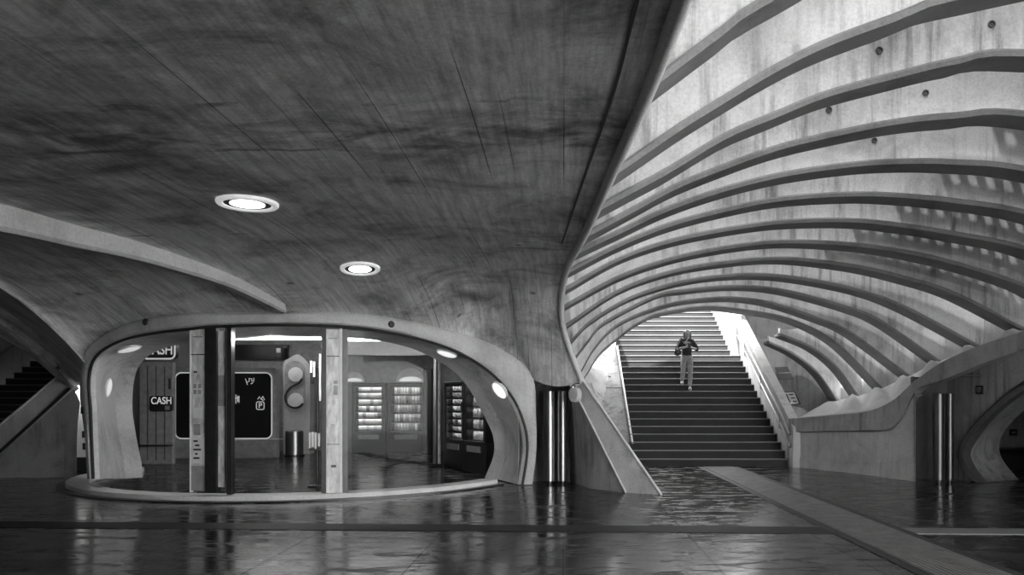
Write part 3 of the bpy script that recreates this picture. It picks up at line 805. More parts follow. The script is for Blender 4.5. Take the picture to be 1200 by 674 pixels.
# ------------------------------------------------------------------ left: sloping parapet, dark wall, slot
YL = 14.0
lw = [P(-260, 560, YL), P(95, 560, YL), P(94, 455, YL), P(84, 448, YL), P(-40, 566, YL)]
wl3 = [P(-34, 560, YL), P(90, 556, YL), P(90, 520, YL), P(91, 495, YL), P(94, 472, YL), P(88, 458, YL), P(83, 455, YL)]
wl3 = [Vector((p.x, p.y, max(p.z, 0))) for p in wl3]; wl3[1].z = 0; wl3[0].z = 0
struct(MB().prism(wl3, (-0.5, 0.6, 0)).build('wall_left_buttress', M['wall'], sm=0))
sl = [P(68, 441, YL - 0.1), P(83, 455, YL - 0.1), P(-34, 561, YL - 0.1), P(-75, 561, YL - 0.1)]
for i in (2, 3): sl[i].z = 0
struct(MB().prism(sl, (0, 0.25, 0)).build('wall_left_parapet', M['pale'], sm=0))
struct(MB().tube([sl[0], sl[3]], 0.02, 8).build('trim_12', M['edge']))
struct(MB().tube([sl[1] + Vector((0, -0.02, 0)), sl[2] + Vector((0, -0.02, 0))], 0.03, 8).build('trim_13', M['dark_metal']))
# bright slot between buttress and pavilion, with hinges
struct(MB().box((-9.66, 15.5, 0.72 + 0.25), (0.5, 0.1, 1.5)).build('wall_slot', M['edge'], sm=0))
t = thing('wall_lamp', 'small added fill lamp brightening the pale wall in the slot behind the left pier', 'wall lamp', (-9.75, 15.35, 1.62))  # added lamp with no visible source, brightens the slot wall
MB().lathe((-9.75, 15.42, 1.62), [(0.07, 0), (0.07, 0.03), (0.05, 0.06), (0, 0.065)], 20, (0, -1, 0)).build('diffuser', M['lamp'], t)
pd = bpy.data.lights.new('slot_fill_light', 'POINT'); pd.energy = 3.5; pd.shadow_soft_size = 0.05
po = bpy.data.objects.new('slot_fill_light', pd); COL.objects.link(po); po.location = (0, -0.25, -0.1); po.parent = t
struct(MB().box((-9.66, 15.4, 0.1), (0.5, 0.1, 0.34)).build('baseboard_slot', M['rubber'], sm=0))
for py in (481, 509, 523):
    p = radial(on_drum(102 + (py - 481) * 0.05, py, C1, R1), C1, 0.05)
    tag(MB().lathe(p - Vector((0, 0, 0.05)), [(0.03, 0), (0.035, 0.01), (0.035, 0.09), (0.03, 0.1)], 12).build('hinge', M['rubber']),
        {481: 'topmost dark hinge knuckle on the left pier of the pavilion', 509: 'middle dark hinge knuckle on the left pier of the pavilion', 523: 'lowest dark hinge knuckle on the left pier of the pavilion'}[py], 'hinge', 'hinges on the left pier')
# pale wall left of the left stairs
struct(MB().box((-14.6, 20, 2.5), (0.5, 10, 5.2)).build('wall_left_stairs', M['pale'], sm=0))
t = thing('handrail', 'steel handrail on the pale wall beside the far left stairs', 'handrail', (-14.28, 17, 0))
MB().tube([(-14.25, y, slope_z(y) + 0.9) for y in (16.4, 18, 20, 22, 24)], 0.03, 8).build('rail', M['steel'], t)
for y in (17.5, 19.5, 21.5): MB().tube([(-14.35, y, slope_z(y) + 0.82), (-14.25, y, slope_z(y) + 0.88)], 0.015, 8).build('bracket', M['steel'], t)

# ------------------------------------------------------------------ rest of the shell, and added light blockers
struct(MB().box((-17.2, 12, 2.5), (0.3, 32, 6)).build('wall_left', M['dark_wall'], sm=0))
struct(MB().box((17.2, 17.5, 2.5), (0.3, 21, 6)).build('wall_right', M['dark_wall'], sm=0))
struct(MB().box((-6.5, -3.8, 2.5), (21, 0.3, 6)).build('wall_back', M['dark_wall'], sm=0))
struct(MB().box((0.7, 22.2, 3.75), (1.5, 6.4, 0.3)).build('ceiling_added_sky_block', M['wall'], sm=0))  # hidden roof, added to block the sky above the left stair parapet
struct(MB().box((-8.3, 16.2, 3.75), (16.5, 18.2, 0.3)).build('ceiling_inner', M['wall'], sm=0))
struct(MB().box((-7.95, 21.55, 1.8), (5.3, 0.2, 3.6)).build('wall_shop_far', M['dark_wall'], sm=0)) if False else None

struct(MB().box((-4.3, -0.15, 1.6), (0.2, 7.2, 3.2)).build('wall_added_blocker_left', M['dark_wall'], sm=0))  # unseen wall, added to darken the left part of the ceiling

# ------------------------------------------------------------------ pavilion interior
zi = EYE + 1.72
ip = [(C1[0] + 3.3 * math.sin(a), C1[1] - 3.3 * math.cos(a)) for a in [-1.45 + 2.9 * i / 30 for i in range(31)]]
struct(MB().prism([Vector((x, y, zi)) for x, y in ip + [(-0.6, 21.5), (-10.5, 21.5)]], (0, 0, 0.1)).build('ceiling_shop', M['pale'], sm=0))
struct(MB().box((-5.5, 21.4, 1.6), (11.0, 0.2, 3.2)).build('wall_shop', M['grey'], sm=0))
struct(MB().box((-0.72, 17.5, 1.6), (0.2, 8.0, 3.2)).build('wall_shop_right', M['wall'], sm=0))
struct(MB().box((-9.65, 18.5, 1.6), (0.2, 5.8, 3.2)).build('wall_shop_left', M['dark_wall'], sm=0))
# long light coves
def cove(x0, x1, Y, z, h, label):
    t = thing('light_cove', label, 'ceiling light', ((x0 + x1) / 2, Y, z))
    MB().box(((x0 + x1) / 2, Y, z), (x1 - x0, 0.16, h * 0.35), 0, 0.02).build('diffuser', M['cove'], t)
    MB().box(((x0 + x1) / 2, Y + 0.1, z + h * 0.45), (x1 - x0 + 0.1, 0.4, h * 0.4), 0, 0.02).build('housing', M['white'], t)
cove(P(236, 0, 19.5).x, P(378, 0, 19.5).x, 19.5, EYE + 1.58, 0.16, 'long glowing light strip under the shop ceiling, above the dark panel')
cove(P(407, 0, 19).x, P(505, 0, 19).x, 19.0, EYE + 1.52, 0.20, 'long glowing light strip under the shop ceiling, above the snack cases')
# pale curved valance over the snack cases
va = []
for i in range(21):
    x = P(404, 0, 20).x + (P(520, 0, 20).x - P(404, 0, 20).x) * i / 20
    va.append(Vector((x, 19.9 + 0.4 * math.sin(math.pi * i / 20), EYE + 1.2)))
struct(MB().loft([va, [p + Vector((0, 0, 0.38)) for p in va], [p + Vector((0, 0.4, 0.4)) for p in va]]).build('trim_14', M['white'], sm=50))
# round flush lamps on the reveal
rb = BVHTree.FromPolygons([tuple(v) for v in rev.v], rev.f)
for px, py, r, lab in ((126, 454, 0.155, 'oval flush lamp low on the left reveal of the pavilion'), (151, 408, 0.17, 'oval flush lamp high on the left reveal of the pavilion'),
                       (524, 413.5, 0.17, 'oval flush lamp high on the right reveal of the pavilion'), (586, 457, 0.17, 'round flush lamp low on the right reveal of the pavilion')):
    h, n = cast(px, py, rb)
    if h is None: continue
    t = thing('flush_lamp', lab, 'wall lamp', h, 'flush lamps on the pavilion reveal')
    MB().lathe(h, [(r, -0.02), (r, 0.02), (r * 0.93, 0.03), (r * 0.9, 0.01)], 30, n).build('ring', M['white'], t)
    MB().lathe(h, [(r * 0.9, 0.0), (r * 0.85, 0.025), (r * 0.5, 0.045), (0, 0.05)], 30, n).build('diffuser', M['oval'] if px < 300 else M['oval_bright'], t)
t = thing('downlight', 'small bright downlight just inside the top of the pavilion opening', 'ceiling light', P(319, 381.5, 11.6) + Vector((0, 0, 0)))
MB().lathe(P(319, 379.5, 11.6), [(0.11, 0.02), (0.12, -0.02), (0.09, -0.03)], 24).build('ring', M['white'], t)
MB().lathe(P(319, 381.0, 11.6), [(0.085, 0.0), (0.08, -0.02), (0, -0.03)], 24).build('diffuser', M['lamp'], t)
pd = bpy.data.lights.new('downlight_lamp', 'POINT'); pd.energy = 45; pd.shadow_soft_size = 0.08
po = bpy.data.objects.new('downlight_lamp', pd); COL.objects.link(po); po.location = Vector((0, 0, -0.16)); po.parent = t

# glazing in three bays
def glass_bay(i0, i1, a_lo, a_hi, name):
    n = 24; rowb, rowt = [], []
    upper = INN[18:106]
    ang = [math.atan2(p.x - C1[0], C1[1] - p.y) for p in upper]
    for j in range(n + 1):
        a = a_lo + (a_hi - a_lo) * j / n
        best = max((p.z for p, q_ in zip(upper, ang) if abs(q_ - a) < 0.035), default=0.1)
        rowb.append(drum_pt(C1, 3.87, a, 0.085)); rowt.append(drum_pt(C1, 3.87, a, best))
    o = struct(MB().loft([rowb, rowt]).build(name, M['glass'], sm=60))
    return o
def ang_at(px): p = on_drum(px, 480, C1, 3.9); return math.atan2(p.x - C1[0], C1[1] - p.y)
glass_bay(0, 0, ang_at(110), ang_at(222), 'window_1')
glass_bay(0, 0, ang_at(271), ang_at(376), 'window_2')
glass_bay(0, 0, ang_at(407), ang_at(616), 'window_3')
# door posts standing on the kerb
def post_piece(px0, px1, y0, y1, mat_, name, parent, R=3.88, th=0.05):
    n = 5; a0, a1 = ang_at(px0), ang_at(px1)
    rows = []
    z0 = on_drum((px0 + px1) / 2, y1, C1, R).z; z1 = on_drum((px0 + px1) / 2, y0, C1, R).z
    for rr, zz in ((R - th, z0), (R, z0), (R, z1), (R - th, z1)):
        rows.append([drum_pt(C1, rr, a0 + (a1 - a0) * i / n, max(zz, 0.085)) for i in range(n + 1)])
    rows.append(rows[0])
    b = MB().loft(rows)
    for e in (0, n): b.add([rows[k][e] for k in range(4)], [(0, 1, 2, 3)])
    return b.build(name, mat_, parent, sm=40)
pc = on_drum(246, 560, C1, 3.88)
t = thing('door_post', 'broad door post of frosted strips and dark bars, left of the dark panel', 'door post', (pc.x, pc.y, 0.085))
pn = post_piece(223, 239.5, 386, 546, M['film'], 'frosted_strip', t)
post_piece(223, 239.5, 546, 575, M['grey'], 'kick_plate', t)
post_piece(221.5, 223, 384, 577, M['white'], 'bright_edge', t, 3.89, 0.06)
post_piece(240, 253, 382, 577, M['dark_metal'], 'dark_bar', t, 3.90, 0.14)
post_piece(254, 264.5, 388, 440, M['film'], 'frosted_strip', t, 3.86)
post_piece(254, 264.5, 440, 476, M['grey'], 'grey_strip', t, 3.86)
post_piece(254, 264.5, 476, 571, M['film'], 'frosted_strip', t, 3.86)
post_piece(265.5, 271, 382, 580, M['dark_metal'], 'dark_bar', t, 3.90, 0.12)
post_piece(264.5, 265.5, 384, 578, M['steel'], 'bright_edge', t, 3.91, 0.06)
for y0, y1, x0, x1, mm in ((394, 395.5, 225, 236, 'grey'), (415, 416.2, 223, 239.5, 'dark_metal'), (435, 437, 226, 230, 'dark_metal'), (450, 455, 226, 229.5, 'grey'), (450, 455, 231.5, 235, 'grey'),
                           (457, 462, 226, 229.5, 'grey'), (457, 462, 231.5, 235, 'grey'), (478, 490, 226, 235, 'white'), (497, 510, 226, 234, 'grey'), (513, 543, 225, 238, 'white')):
    post_piece(x0, x1, y0, y1, M[mm], 'sticker', t, 3.886, 0.008)
for k_ in range(5): post_piece(226 + (k_ % 2) * 2, 231 + (k_ % 3) * 2, 516 + k_ * 5, 518 + k_ * 5, M['dark_metal'], 'sticker', t, 3.889, 0.006)
pc = on_drum(391, 560, C1, 3.88)
t = thing('door_post', 'bright frosted door post between the pale totem and the snack cases', 'door post', (pc.x, pc.y, 0.085))
post_piece(382.5, 398, 386, 580, M['film'], 'frosted_strip', t)
post_piece(398, 401.5, 384, 580, M['white'], 'bright_edge', t, 3.89, 0.06)
post_piece(377, 382, 384, 580, M['dark_metal'], 'dark_bar', t, 3.90, 0.12)
post_piece(402, 407.5, 384, 580, M['dark_metal'], 'dark_bar', t, 3.90, 0.12)
for y0, y1, x0, x1, mm in ((396, 397.2, 385, 396, 'grey'), (417, 418, 383, 398, 'dark_metal'), (446, 450, 391, 396, 'grey'), (452, 463, 391, 396, 'grey'), (490, 497, 387, 394, 'white'), (545, 548, 388, 394, 'dark_metal'), (520, 521.5, 383, 398, 'grey')):
    post_piece(x0, x1, y0, y1, M[mm], 'sticker', t, 3.886, 0.008)
pc = P(375, 0, 10.9)
# strip header over the doors
# leaflets in a hanging rack behind the glass by the post
t = thing('leaflet_rack', 'thin rack of white leaflets standing behind the glass left of the bright post', 'leaflet rack', (P(364, 0, 12.6).x, 12.6, 0))
MB().tube([(P(372, 0, 12.6).x, 12.6, 0.0), (P(372, 0, 12.6).x, 12.6, 1.95)], 0.025, 8).build('pole', M['dark_metal'], t)
MB().lathe((P(372, 0, 12.6).x, 12.6, 0), [(0.16, 0.0), (0.16, 0.02), (0.05, 0.04)], 20).build('base', M['dark_metal'], t)
MB().box((P(366, 0, 12.6).x, 12.58, P(0, 440, 12.6).z), (0.05, 0.03, 0.28), 0).build('dark_board', M['black'], t)
for k_, (x, y0, y1) in enumerate(((364, 507, 525), (367.5, 506, 524), (371, 507, 526), (375, 508, 523), (366, 423, 437), (369.5, 424, 442), (376.5, 415, 470), (379.5, 412, 430))):
    z0 = P(0, y1, 12.6).z; z1 = P(0, y0, 12.6).z
    MB().box((P(x, 0, 12.6).x, 12.56 - 0.004 * k_, (z0 + z1) / 2), (0.032, 0.012, z1 - z0), 0.15).build('leaflet', M['white'], t)
MB().box((P(369, 0, 12.6).x, 12.6, P(0, 527, 12.6).z), (0.22, 0.08, 0.02)).build('tray', M['steel'], t)

# cash machine
YC = 16.9
xa, xb = P(163, 0, YC).x, P(203, 0, YC).x
t = thing('cash_machine', 'tall grey cash machine with two lit CASH signs, left of the glass door post', 'cash machine', ((xa + xb) / 2, YC, 0))
zt = P(0, 424, YC).z
MB().box(((xa + xb) / 2, YC + 0.06, zt / 2), (xb - xa, 0.12, zt), 0, 0.02).build('body', M['grey'], t)
for i in range(3): MB().box((xa + (xb - xa) * (0.25 + 0.25 * i), YC - 0.005, zt / 2), (0.012, 0.01, zt - 0.2)).build('seam', M['dark_metal'], t)
def rounded_rect(x0, x1, z0, z1, r, n=6):
    out = []
    for cx_, cz_, a0 in ((x1 - r, z1 - r, 0), (x0 + r, z1 - r, 90), (x0 + r, z0 + r, 180), (x1 - r, z0 + r, 270)):
        for k_ in range(n + 1):
            a = math.radians(a0 + 90 * k_ / n); out.append((cx_ + r * math.cos(a), cz_ + r * math.sin(a)))
    return out
def panel(x0, x1, z0, z1, r, y, th, mat_, name, parent):
    return MB().prism([Vector((x, y, z)) for x, z in rounded_rect(x0, x1, z0, z1, r)], (0, th, 0)).build(name, mat_, parent, sm=25)
def outline(x0, x1, z0, z1, r, y, rr, mat_, name, parent):
    pts = [Vector((x, y, z)) for x, z in rounded_rect(x0, x1, z0, z1, r)]
    return MB().tube(pts + [pts[0]], rr, 8, False).build(name, mat_, parent, sm=60)
x0, x1, z0, z1 = P(172, 0, YC).x, P(209, 0, YC).x, P(0, 421, YC).z, P(0, 400, YC).z
sg = panel(x0, x1, z0, z1, 0.1, YC - 0.15, 0.18, M['black'], 'header_sign', t)
outline(x0, x1, z0, z1, 0.1, YC - 0.16, 0.018, M['neon'], 'lit_edge', sg)
text_mesh('lettering', 'CASH', 0.30, (P(190, 0, YC).x, YC - 0.155, P(0, 411, YC).z), M['neon'], sg, squeeze=0.82)
x0, x1, z0, z1 = P(176, 0, YC).x, P(203, 0, YC).x, P(0, 482.5, YC).z, P(0, 464, YC).z
sg = panel(x0, x1, z0, z1, 0.06, YC - 0.03, 0.04, M['black'], 'sign_plate', t)
text_mesh('lettering', 'CASH', 0.22, (P(190, 0, YC).x, YC - 0.034, P(0, 470, YC).z), M['neon'], sg, squeeze=0.82)
MB().box((P(197, 0, YC).x, YC - 0.034, P(0, 478, YC).z), (0.10, 0.006, 0.09)).build('small_mark', M['grey'], sg)
MB().box((P(199, 0, YC).x, YC - 0.01, P(0, 450, YC).z), (0.05, 0.012, 0.24)).build('label_strip', M['dark_metal'], t)
MB().box(((xa + xb) / 2, YC - 0.1, P(0, 522, YC).z), (xb - xa, 0.2, 0.03), 0, 0.006).build('ledge', M['dark_metal'], t)

# dark panel with rounded lit outline
YD = 18.6
t = thing('advertising_panel', 'wide black glass panel with a rounded lit outline and small pictograms', 'panel', (P(262, 0, YD).x, YD, 0))
x0, x1, z0, z1 = P(206, 0, YD).x, P(319, 0, YD).x, P(0, 514, YD).z, P(0, 437, YD).z
MB().box(((x0 + x1) / 2, YD + 0.15, 1.1), (x1 - x0 + 0.16, 0.25, 2.2), 0, 0.02).build('surround', M['grey'], t)
panel(x0, x1, z0, z1, 0.15, YD - 0.02, 0.05, M['black'], 'glass', t)
outline(x0, x1, z0, z1, 0.15, YD - 0.03, 0.016, M['neon'], 'lit_edge', t)
outline(P(301, 0, YD).x, P(310, 0, YD).x, P(0, 480, YD).z, P(0, 471, YD).z, 0.04, YD - 0.03, 0.010, M['neon'], 'pictogram', t)
text_mesh('pictogram', 'P', 0.17, (P(305.5, 0, YD).x, YD - 0.03, P(0, 475.5, YD).z), M['neon'], t)
for pts in (((302, 468), (304, 465), (306, 468), (308, 464.5), (310, 468.5), (308, 469.5), (306, 467)),
            ((287.5, 444), (289, 448), (292, 447), (292, 443.5), (295, 444), (295, 447), (297.5, 447), (297.5, 443)),
            ((289, 448), (290, 451)), ((294, 450), (296.5, 448.5)), ((274, 464), (274, 472)), ((276.5, 462.5), (276.5, 473)), ((278.5, 464), (278.5, 471)), ((274, 467), (280, 466)), ((280, 464), (280, 472))):
    MB().tube([P(x, y, YD - 0.03) for x, y in pts], 0.010, 6).build('pictogram', M['neon'], t)
MB().tube([P(270, 516, YD - 0.1), P(332, 514.5, YD - 0.1)], 0.012, 6).build('ledge_line', M['white'], t)
struct(MB().box((P(280, 0, 21.2).x, 21.25, P(0, 413, 21.2).z), (2.7, 0.12, 0.42)).build('trim_15', M['black'], sm=0))
t = thing('wall_box', 'small dark box on the wall beside the top of the pale totem', 'wall box', P(327.5, 413, 20.9))
MB().box(P(327.5, 413, 20.9), (0.20, 0.14, 0.30), 0, 0.015).build('housing', M['dark_metal'], t)
MB().box(P(327.5, 411, 20.9) + Vector((0, -0.075, 0)), (0.11, 0.01, 0.12)).build('face', M['white'], t)

# pale totem with two round recesses
YT = 20.3
t = thing('totem', 'pale rounded totem with two discs joined by an S-shaped dark groove', 'totem', (P(346, 0, YT).x, YT, 0))
tp = [(332, 527), (332, 432), (336, 423), (343, 417), (348, 415), (353, 417), (360, 424), (363, 434), (363, 527)]
tp3 = [P(x, y, YT) for x, y in tp]
for i in (0, -1): tp3[i].z = 0
MB().prism(cat(tp3, 40), (0, 0.35, 0)).build('body', M['rim'], t, sm=30)
MB().prism([P(x, y, YT - 0.03) for x, y in rounded_rect(333.5, 357, 423, 478, 11)], (0, 0.05, 0)).build('face_plate', M['grey'], t, sm=30)
MB().lathe(P(346.5, 439, YT - 0.04), [(0.195, 0), (0.19, 0.03), (0.12, 0.045), (0, 0.05)], 30, (0, -1, 0)).build('disc', M['white'], t)
MB().lathe(P(346.5, 470, YT - 0.04), [(0.21, 0), (0.20, 0.03), (0.12, 0.045), (0, 0.05)], 30, (0, -1, 0)).build('disc', M['white'], t)
gr = [(354, 444), (350, 449), (342, 453), (336, 460), (334.5, 467), (337, 474), (343, 477.5), (350, 477), (355, 473)]
MB().tube(cat([P(x, y, YT - 0.06) for x, y in gr], 40), 0.03, 8).build('groove', M['rubber'], t)
t = thing('steel_bollard', 'short polished steel bollard in front of the pale totem', 'bollard', (P(345, 0, 19.6).x, 19.6, 0))
MB().lathe((P(345, 0, 19.6).x, 19.6, 0), [(0.22, 0.03), (0.22, 0.62), (0.2, 0.65), (0, 0.66)], 28).build('tube', M['steel'], t)
MB().lathe((P(345, 0, 19.6).x, 19.6, 0), [(0.25, 0.0), (0.25, 0.03), (0.2, 0.035)], 28).build('base', M['dark_metal'], t)

# ------------------------------------------------------------------ lit snack cases with their goods
bottle_me = MB().lathe((0, 0, 0), [(0.028, 0), (0.032, 0.01), (0.032, 0.115), (0.026, 0.14), (0.012, 0.165), (0.012, 0.185), (0.0, 0.19)], 10).build('bottle', M['pack0'], loc=(0, 0, 0)).data
bpy.data.objects.remove(bpy.data.objects['bottle'])
pk = MB()
pk.loft([[(-0.06, -0.006, 0), (0.06, -0.006, 0), (0.06, 0.006, 0), (-0.06, 0.006, 0)], [(-0.06, -0.03, 0.035), (0.06, -0.03, 0.035), (0.06, 0.03, 0.035), (-0.06, 0.03, 0.035)],
         [(-0.06, -0.03, 0.095), (0.06, -0.03, 0.095), (0.06, 0.03, 0.095), (-0.06, 0.03, 0.095)], [(-0.06, -0.006, 0.13), (0.06, -0.006, 0.13), (0.06, 0.006, 0.13), (-0.06, 0.006, 0.13)]], True, True)
packet_me = pk.build('packet', M['pack0'], loc=(0, 0, 0)).data
bpy.data.objects.remove(bpy.data.objects['packet'])
def variants(me): 
    out = []
    for i in range(4):
        m2 = me.copy(); m2.materials.clear(); m2.materials.append(M['pack%d' % i]); out.append(m2)
    return out
BOT, PAC = variants(bottle_me), variants(packet_me)
NTH = ['first', 'second', 'third', 'fourth', 'fifth', 'sixth', 'seventh', 'eighth', 'ninth']
TONE = {0: 'white', 1: 'pale grey', 2: 'mid grey', 3: 'dark'}
def snack_case(c, ux, W, D, z_lo, z_hi, H, nrow, ncol, kind, label, where, scale):
    """c: front centre on the floor; ux: unit vector along the front"""
    ux = Vector(ux).normalized(); uy = Vector((-ux.y, ux.x, 0)); c = Vector(c)      # uy points back into the case
    rz = math.atan2(ux.y, ux.x)
    def at(x, y, z): return c + ux * x + uy * y + Vector((0, 0, z))
    t = thing('snack_case', label, 'vending machine', c)
    MB().box(at(0, D / 2, z_lo / 2), (W, D, z_lo), rz, 0.015).build('base', M['black'], t)
    MB().box(at(0, D / 2, (z_hi + H) / 2), (W, D, H - z_hi), rz, 0.01).build('top', M['black'], t)
    MB().box(at(0, D - 0.02, (z_lo + z_hi) / 2), (W, 0.04, z_hi - z_lo), rz).build('back_panel', M['grey'], t)
    for s_ in (-1, 1):
        MB().box(at(s_ * (W / 2 - 0.05), D / 2, (z_lo + z_hi) / 2), (0.10, D, z_hi - z_lo), rz, 0.01).build('side_panel', M['black'], t)
    MB().box(at(0, -0.012, z_lo - 0.16), (W * 0.62, 0.02, 0.12), rz, 0.005).build('delivery_flap', M['grey'], t)
    MB().box(at(W / 2 - 0.05, -0.008, (z_lo + z_hi) / 2 + 0.1), (0.06, 0.015, 0.22), rz, 0.004).build('keypad', M['dark_metal'], t)
    ph = (z_hi - z_lo) / nrow
    MB().box(at(0, 0.03, z_hi - 0.02), (W - 0.2, 0.02, 0.05), rz).build('header_lip', M['black'], t)
    MB().box(at(0, 0.07, z_hi - 0.012), (W - 0.24, 0.05, 0.02), rz).build('light_tube', M['case_tube'], t)
    for r_ in range(nrow):
        zz = z_lo + r_ * ph + 0.012
        MB().box(at(0, D * 0.45 + 0.03, zz - 0.008), (W - 0.22, D * 0.8, 0.014), rz).box(at(0, 0.055, zz - 0.018), (W - 0.22, 0.012, 0.04), rz).build('shelf', M['dark_metal'], t)
        if r_: MB().box(at(0, 0.085, zz - 0.022), (W - 0.24, 0.03, 0.012), rz).build('light_tube', M['case_tube'], t)
        for k_ in range(ncol):
            xx = (k_ + 0.5) / ncol * (W - 0.30) - (W - 0.30) / 2
            i = random.choices((0, 1, 2, 3), (5, 3, 2, 1))[0]
            me = (BOT if kind == 'bottle' else PAC)[i]
            o = bpy.data.objects.new(kind, me); COL.objects.link(o)
            sc_ = min(scale, 0.92 * (W - 0.30) / ncol / (0.064 if kind == 'bottle' else 0.12))
            o.location = at(xx, 0.15, zz); o.scale = (sc_, scale, ph / (0.21 if kind == 'bottle' else 0.15)) ; o.rotation_euler = (0, 0, rz)
            tag(o, '%s, %s from the left on the %s shelf of %s' % ('bottle' if kind == 'bottle' else 'packet', NTH[k_], 'top' if r_ == nrow - 1 else 'bottom' if r_ == 0 else NTH[nrow - 1 - r_], where), 'bottle' if kind == 'bottle' else 'snack packet', '%ss in %s' % (kind, where))
    gl = MB().box(at(0, 0.01, (z_lo + z_hi) / 2), (W - 0.2, 0.008, z_hi - z_lo), rz).build('glass_door', M['glass'], t)
    return t
YS = 20.6
def zpx(py, Y): return P(0, py, Y).z
xw = lambda a, b_, Y: (P((a + b_) / 2, 0, Y).x, (b_ - a) / F * Y)
xc, W_ = xw(412, 452, YS)
snack_case((xc, YS, 0), (1, 0, 0), W_, 0.7, zpx(505.5, YS), zpx(452, YS), zpx(448.5, YS), 7, 6, 'packet', 'lit snack machine with rows of packets at the back of the shop', 'the back snack machine', 0.95)
xc, W_ = xw(454, 498, YS)
snack_case((xc, YS, 0), (1, 0, 0), W_, 0.7, zpx(505.5, YS), zpx(452, YS), zpx(448.5, YS), 5, 9, 'bottle', 'lit drinks machine with rows of bottles at the back of the shop', 'the back drinks machine', 1.05)
a_, b_ = P(520, 0, 16.3), P(569, 0, 14.5); a_.z = b_.z = 0
ux = (b_ - a_).normalized(); Lc = (b_ - a_).length
m1 = a_.lerp(b_, 0.25); m2 = a_.lerp(b_, 0.75)
snack_case(m1, ux, Lc * 0.49, 0.6, 0.62, 1.74, 1.80, 8, 5, 'packet', 'angled lit snack machine with packets beside the right wall of the pavilion', 'the angled snack machine', 0.8)
snack_case(m2, ux, Lc * 0.49, 0.6, 0.62, 1.74, 1.80, 5, 6, 'bottle', 'angled lit drinks machine with bottles next to the right reveal', 'the angled drinks machine', 1.0)
# dark speaker column, bright post, half-round wall lamps
t = thing('black_column', 'slim black column standing right of the drinks machine', 'column', (P(502, 0, 20.3).x, 20.3, 0))
MB().box((P(502, 0, 20.3).x, 20.3, (zpx(432, 20.3)) / 2), (0.23, 0.2, zpx(432, 20.3)), 0, 0.015).build('shaft', M['black'], t)
MB().box((P(502, 0, 20.3).x, 20.3, 0.03), (0.34, 0.3, 0.06), 0, 0.01).build('base_plate', M['rubber'], t)
t = thing('steel_post', 'slim bright steel post between the drinks machine and the angled snack machine', 'post', (P(512.5, 0, 16.4).x, 16.4, 0))
MB().box((P(510, 0, 16.4).x, 16.4, 1.5), (0.09, 0.09, 3.0), 0, 0.015).build('shaft', M['steel'], t)
MB().box((P(514.5, 0, 16.4).x, 16.42, 1.5), (0.06, 0.07, 3.0), 0, 0.01).build('cover_strip', M['film'], t)
MB().box((P(512, 0, 16.4).x, 16.4, 0.03), (0.22, 0.2, 0.06), 0, 0.01).build('base_plate', M['dark_metal'], t)
for (a, b_2, lab) in ((404, 428, 'half-round pale wall lamp above the back snack machine'), (465, 498, 'half-round pale wall lamp above the back drinks machine')):
    cx_ = P((a + b_2) / 2, 0, 21.1).x; r = (b_2 - a) / 2 / F * 21.1; z_ = zpx(448, 21.1)
    pts = [Vector((cx_ + r * math.cos(math.radians(q_)), 21.22, z_ + r * 1.0 * math.sin(math.radians(q_)))) for q_ in range(0, 181, 10)]
    t = tag(MB().prism(pts, (0, -0.18, 0)).build('wall_lamp', M['rim'], sm=30), lab, 'wall lamp', 'half-round lamps over the machines')
    pts = [Vector((cx_ + r * 0.8 * math.cos(math.radians(q_)), 21.04, z_ + 0.02 + r * 0.35 * math.sin(math.radians(q_)))) for q_ in range(0, 181, 10)]
    MB().prism(pts, (0, -0.01, 0)).build('diffuser', M['oval'], t, sm=30)

# ------------------------------------------------------------------ person coming down the stairs
def skin(name, pts, edges, radii, mat_, parent, root=0, levels=2):
    base_ = WLOC[parent.name]
    me = bpy.data.meshes.new(name)
    me.from_pydata([Vector(p) for p in pts], edges, [])
    o = bpy.data.objects.new(name, me); COL.objects.link(o); o.parent = parent; WLOC[o.name] = base_
    md = o.modifiers.new('Skin', 'SKIN'); md.use_smooth_shade = True
    for i, r in enumerate(radii):
        me.skin_vertices[0].data[i].radius = r if isinstance(r, tuple) else (r, r)
        me.skin_vertices[0].data[i].use_root = (i == root)
    o.modifiers.new('Subdivision', 'SUBSURF').levels = levels
    o.modifiers['Subdivision'].render_levels = levels
    dg = bpy.context.evaluated_depsgraph_get(); dg.update()
    me2 = bpy.data.meshes.new_from_object(o.evaluated_get(dg)); o.modifiers.clear(); o.data = me2
    me2.materials.clear(); me2.materials.append(mat_)
    for p_ in me2.polygons: p_.use_smooth = True
    return o
PZ = 10 * RISE
person = thing('person', 'person in dark top and pale jeans walking down the stairs, both hands held up', 'person', (3.10, 19.20, PZ))
J = dict(pel=(-0.01, 0.02, 0.84), wai=(-0.01, 0.01, 0.98), che=(-0.01, -0.01, 1.15), nec=(-0.01, -0.03, 1.29), hb=(-0.01, -0.05, 1.36),
         shl=(-0.155, -0.01, 1.245), shr=(0.135, -0.01, 1.245), ell=(-0.235, -0.02, 1.04), elr=(0.255, -0.02, 1.03), wrl=(-0.06, -0.24, 1.08), wrr=(0.06, -0.24, 1.07),
         hil=(-0.09, 0.02, 0.79), hir=(0.075, 0.02, 0.79), knl=(-0.105, -0.04, 0.49), knr=(0.07, -0.07, 0.44), anl=(-0.11, 0.16, 0.24), anr=(0.06, -0.03, 0.075),
         tol=(-0.115, 0.03, 0.19), tor=(0.06, -0.17, 0.035))
names = list(J)
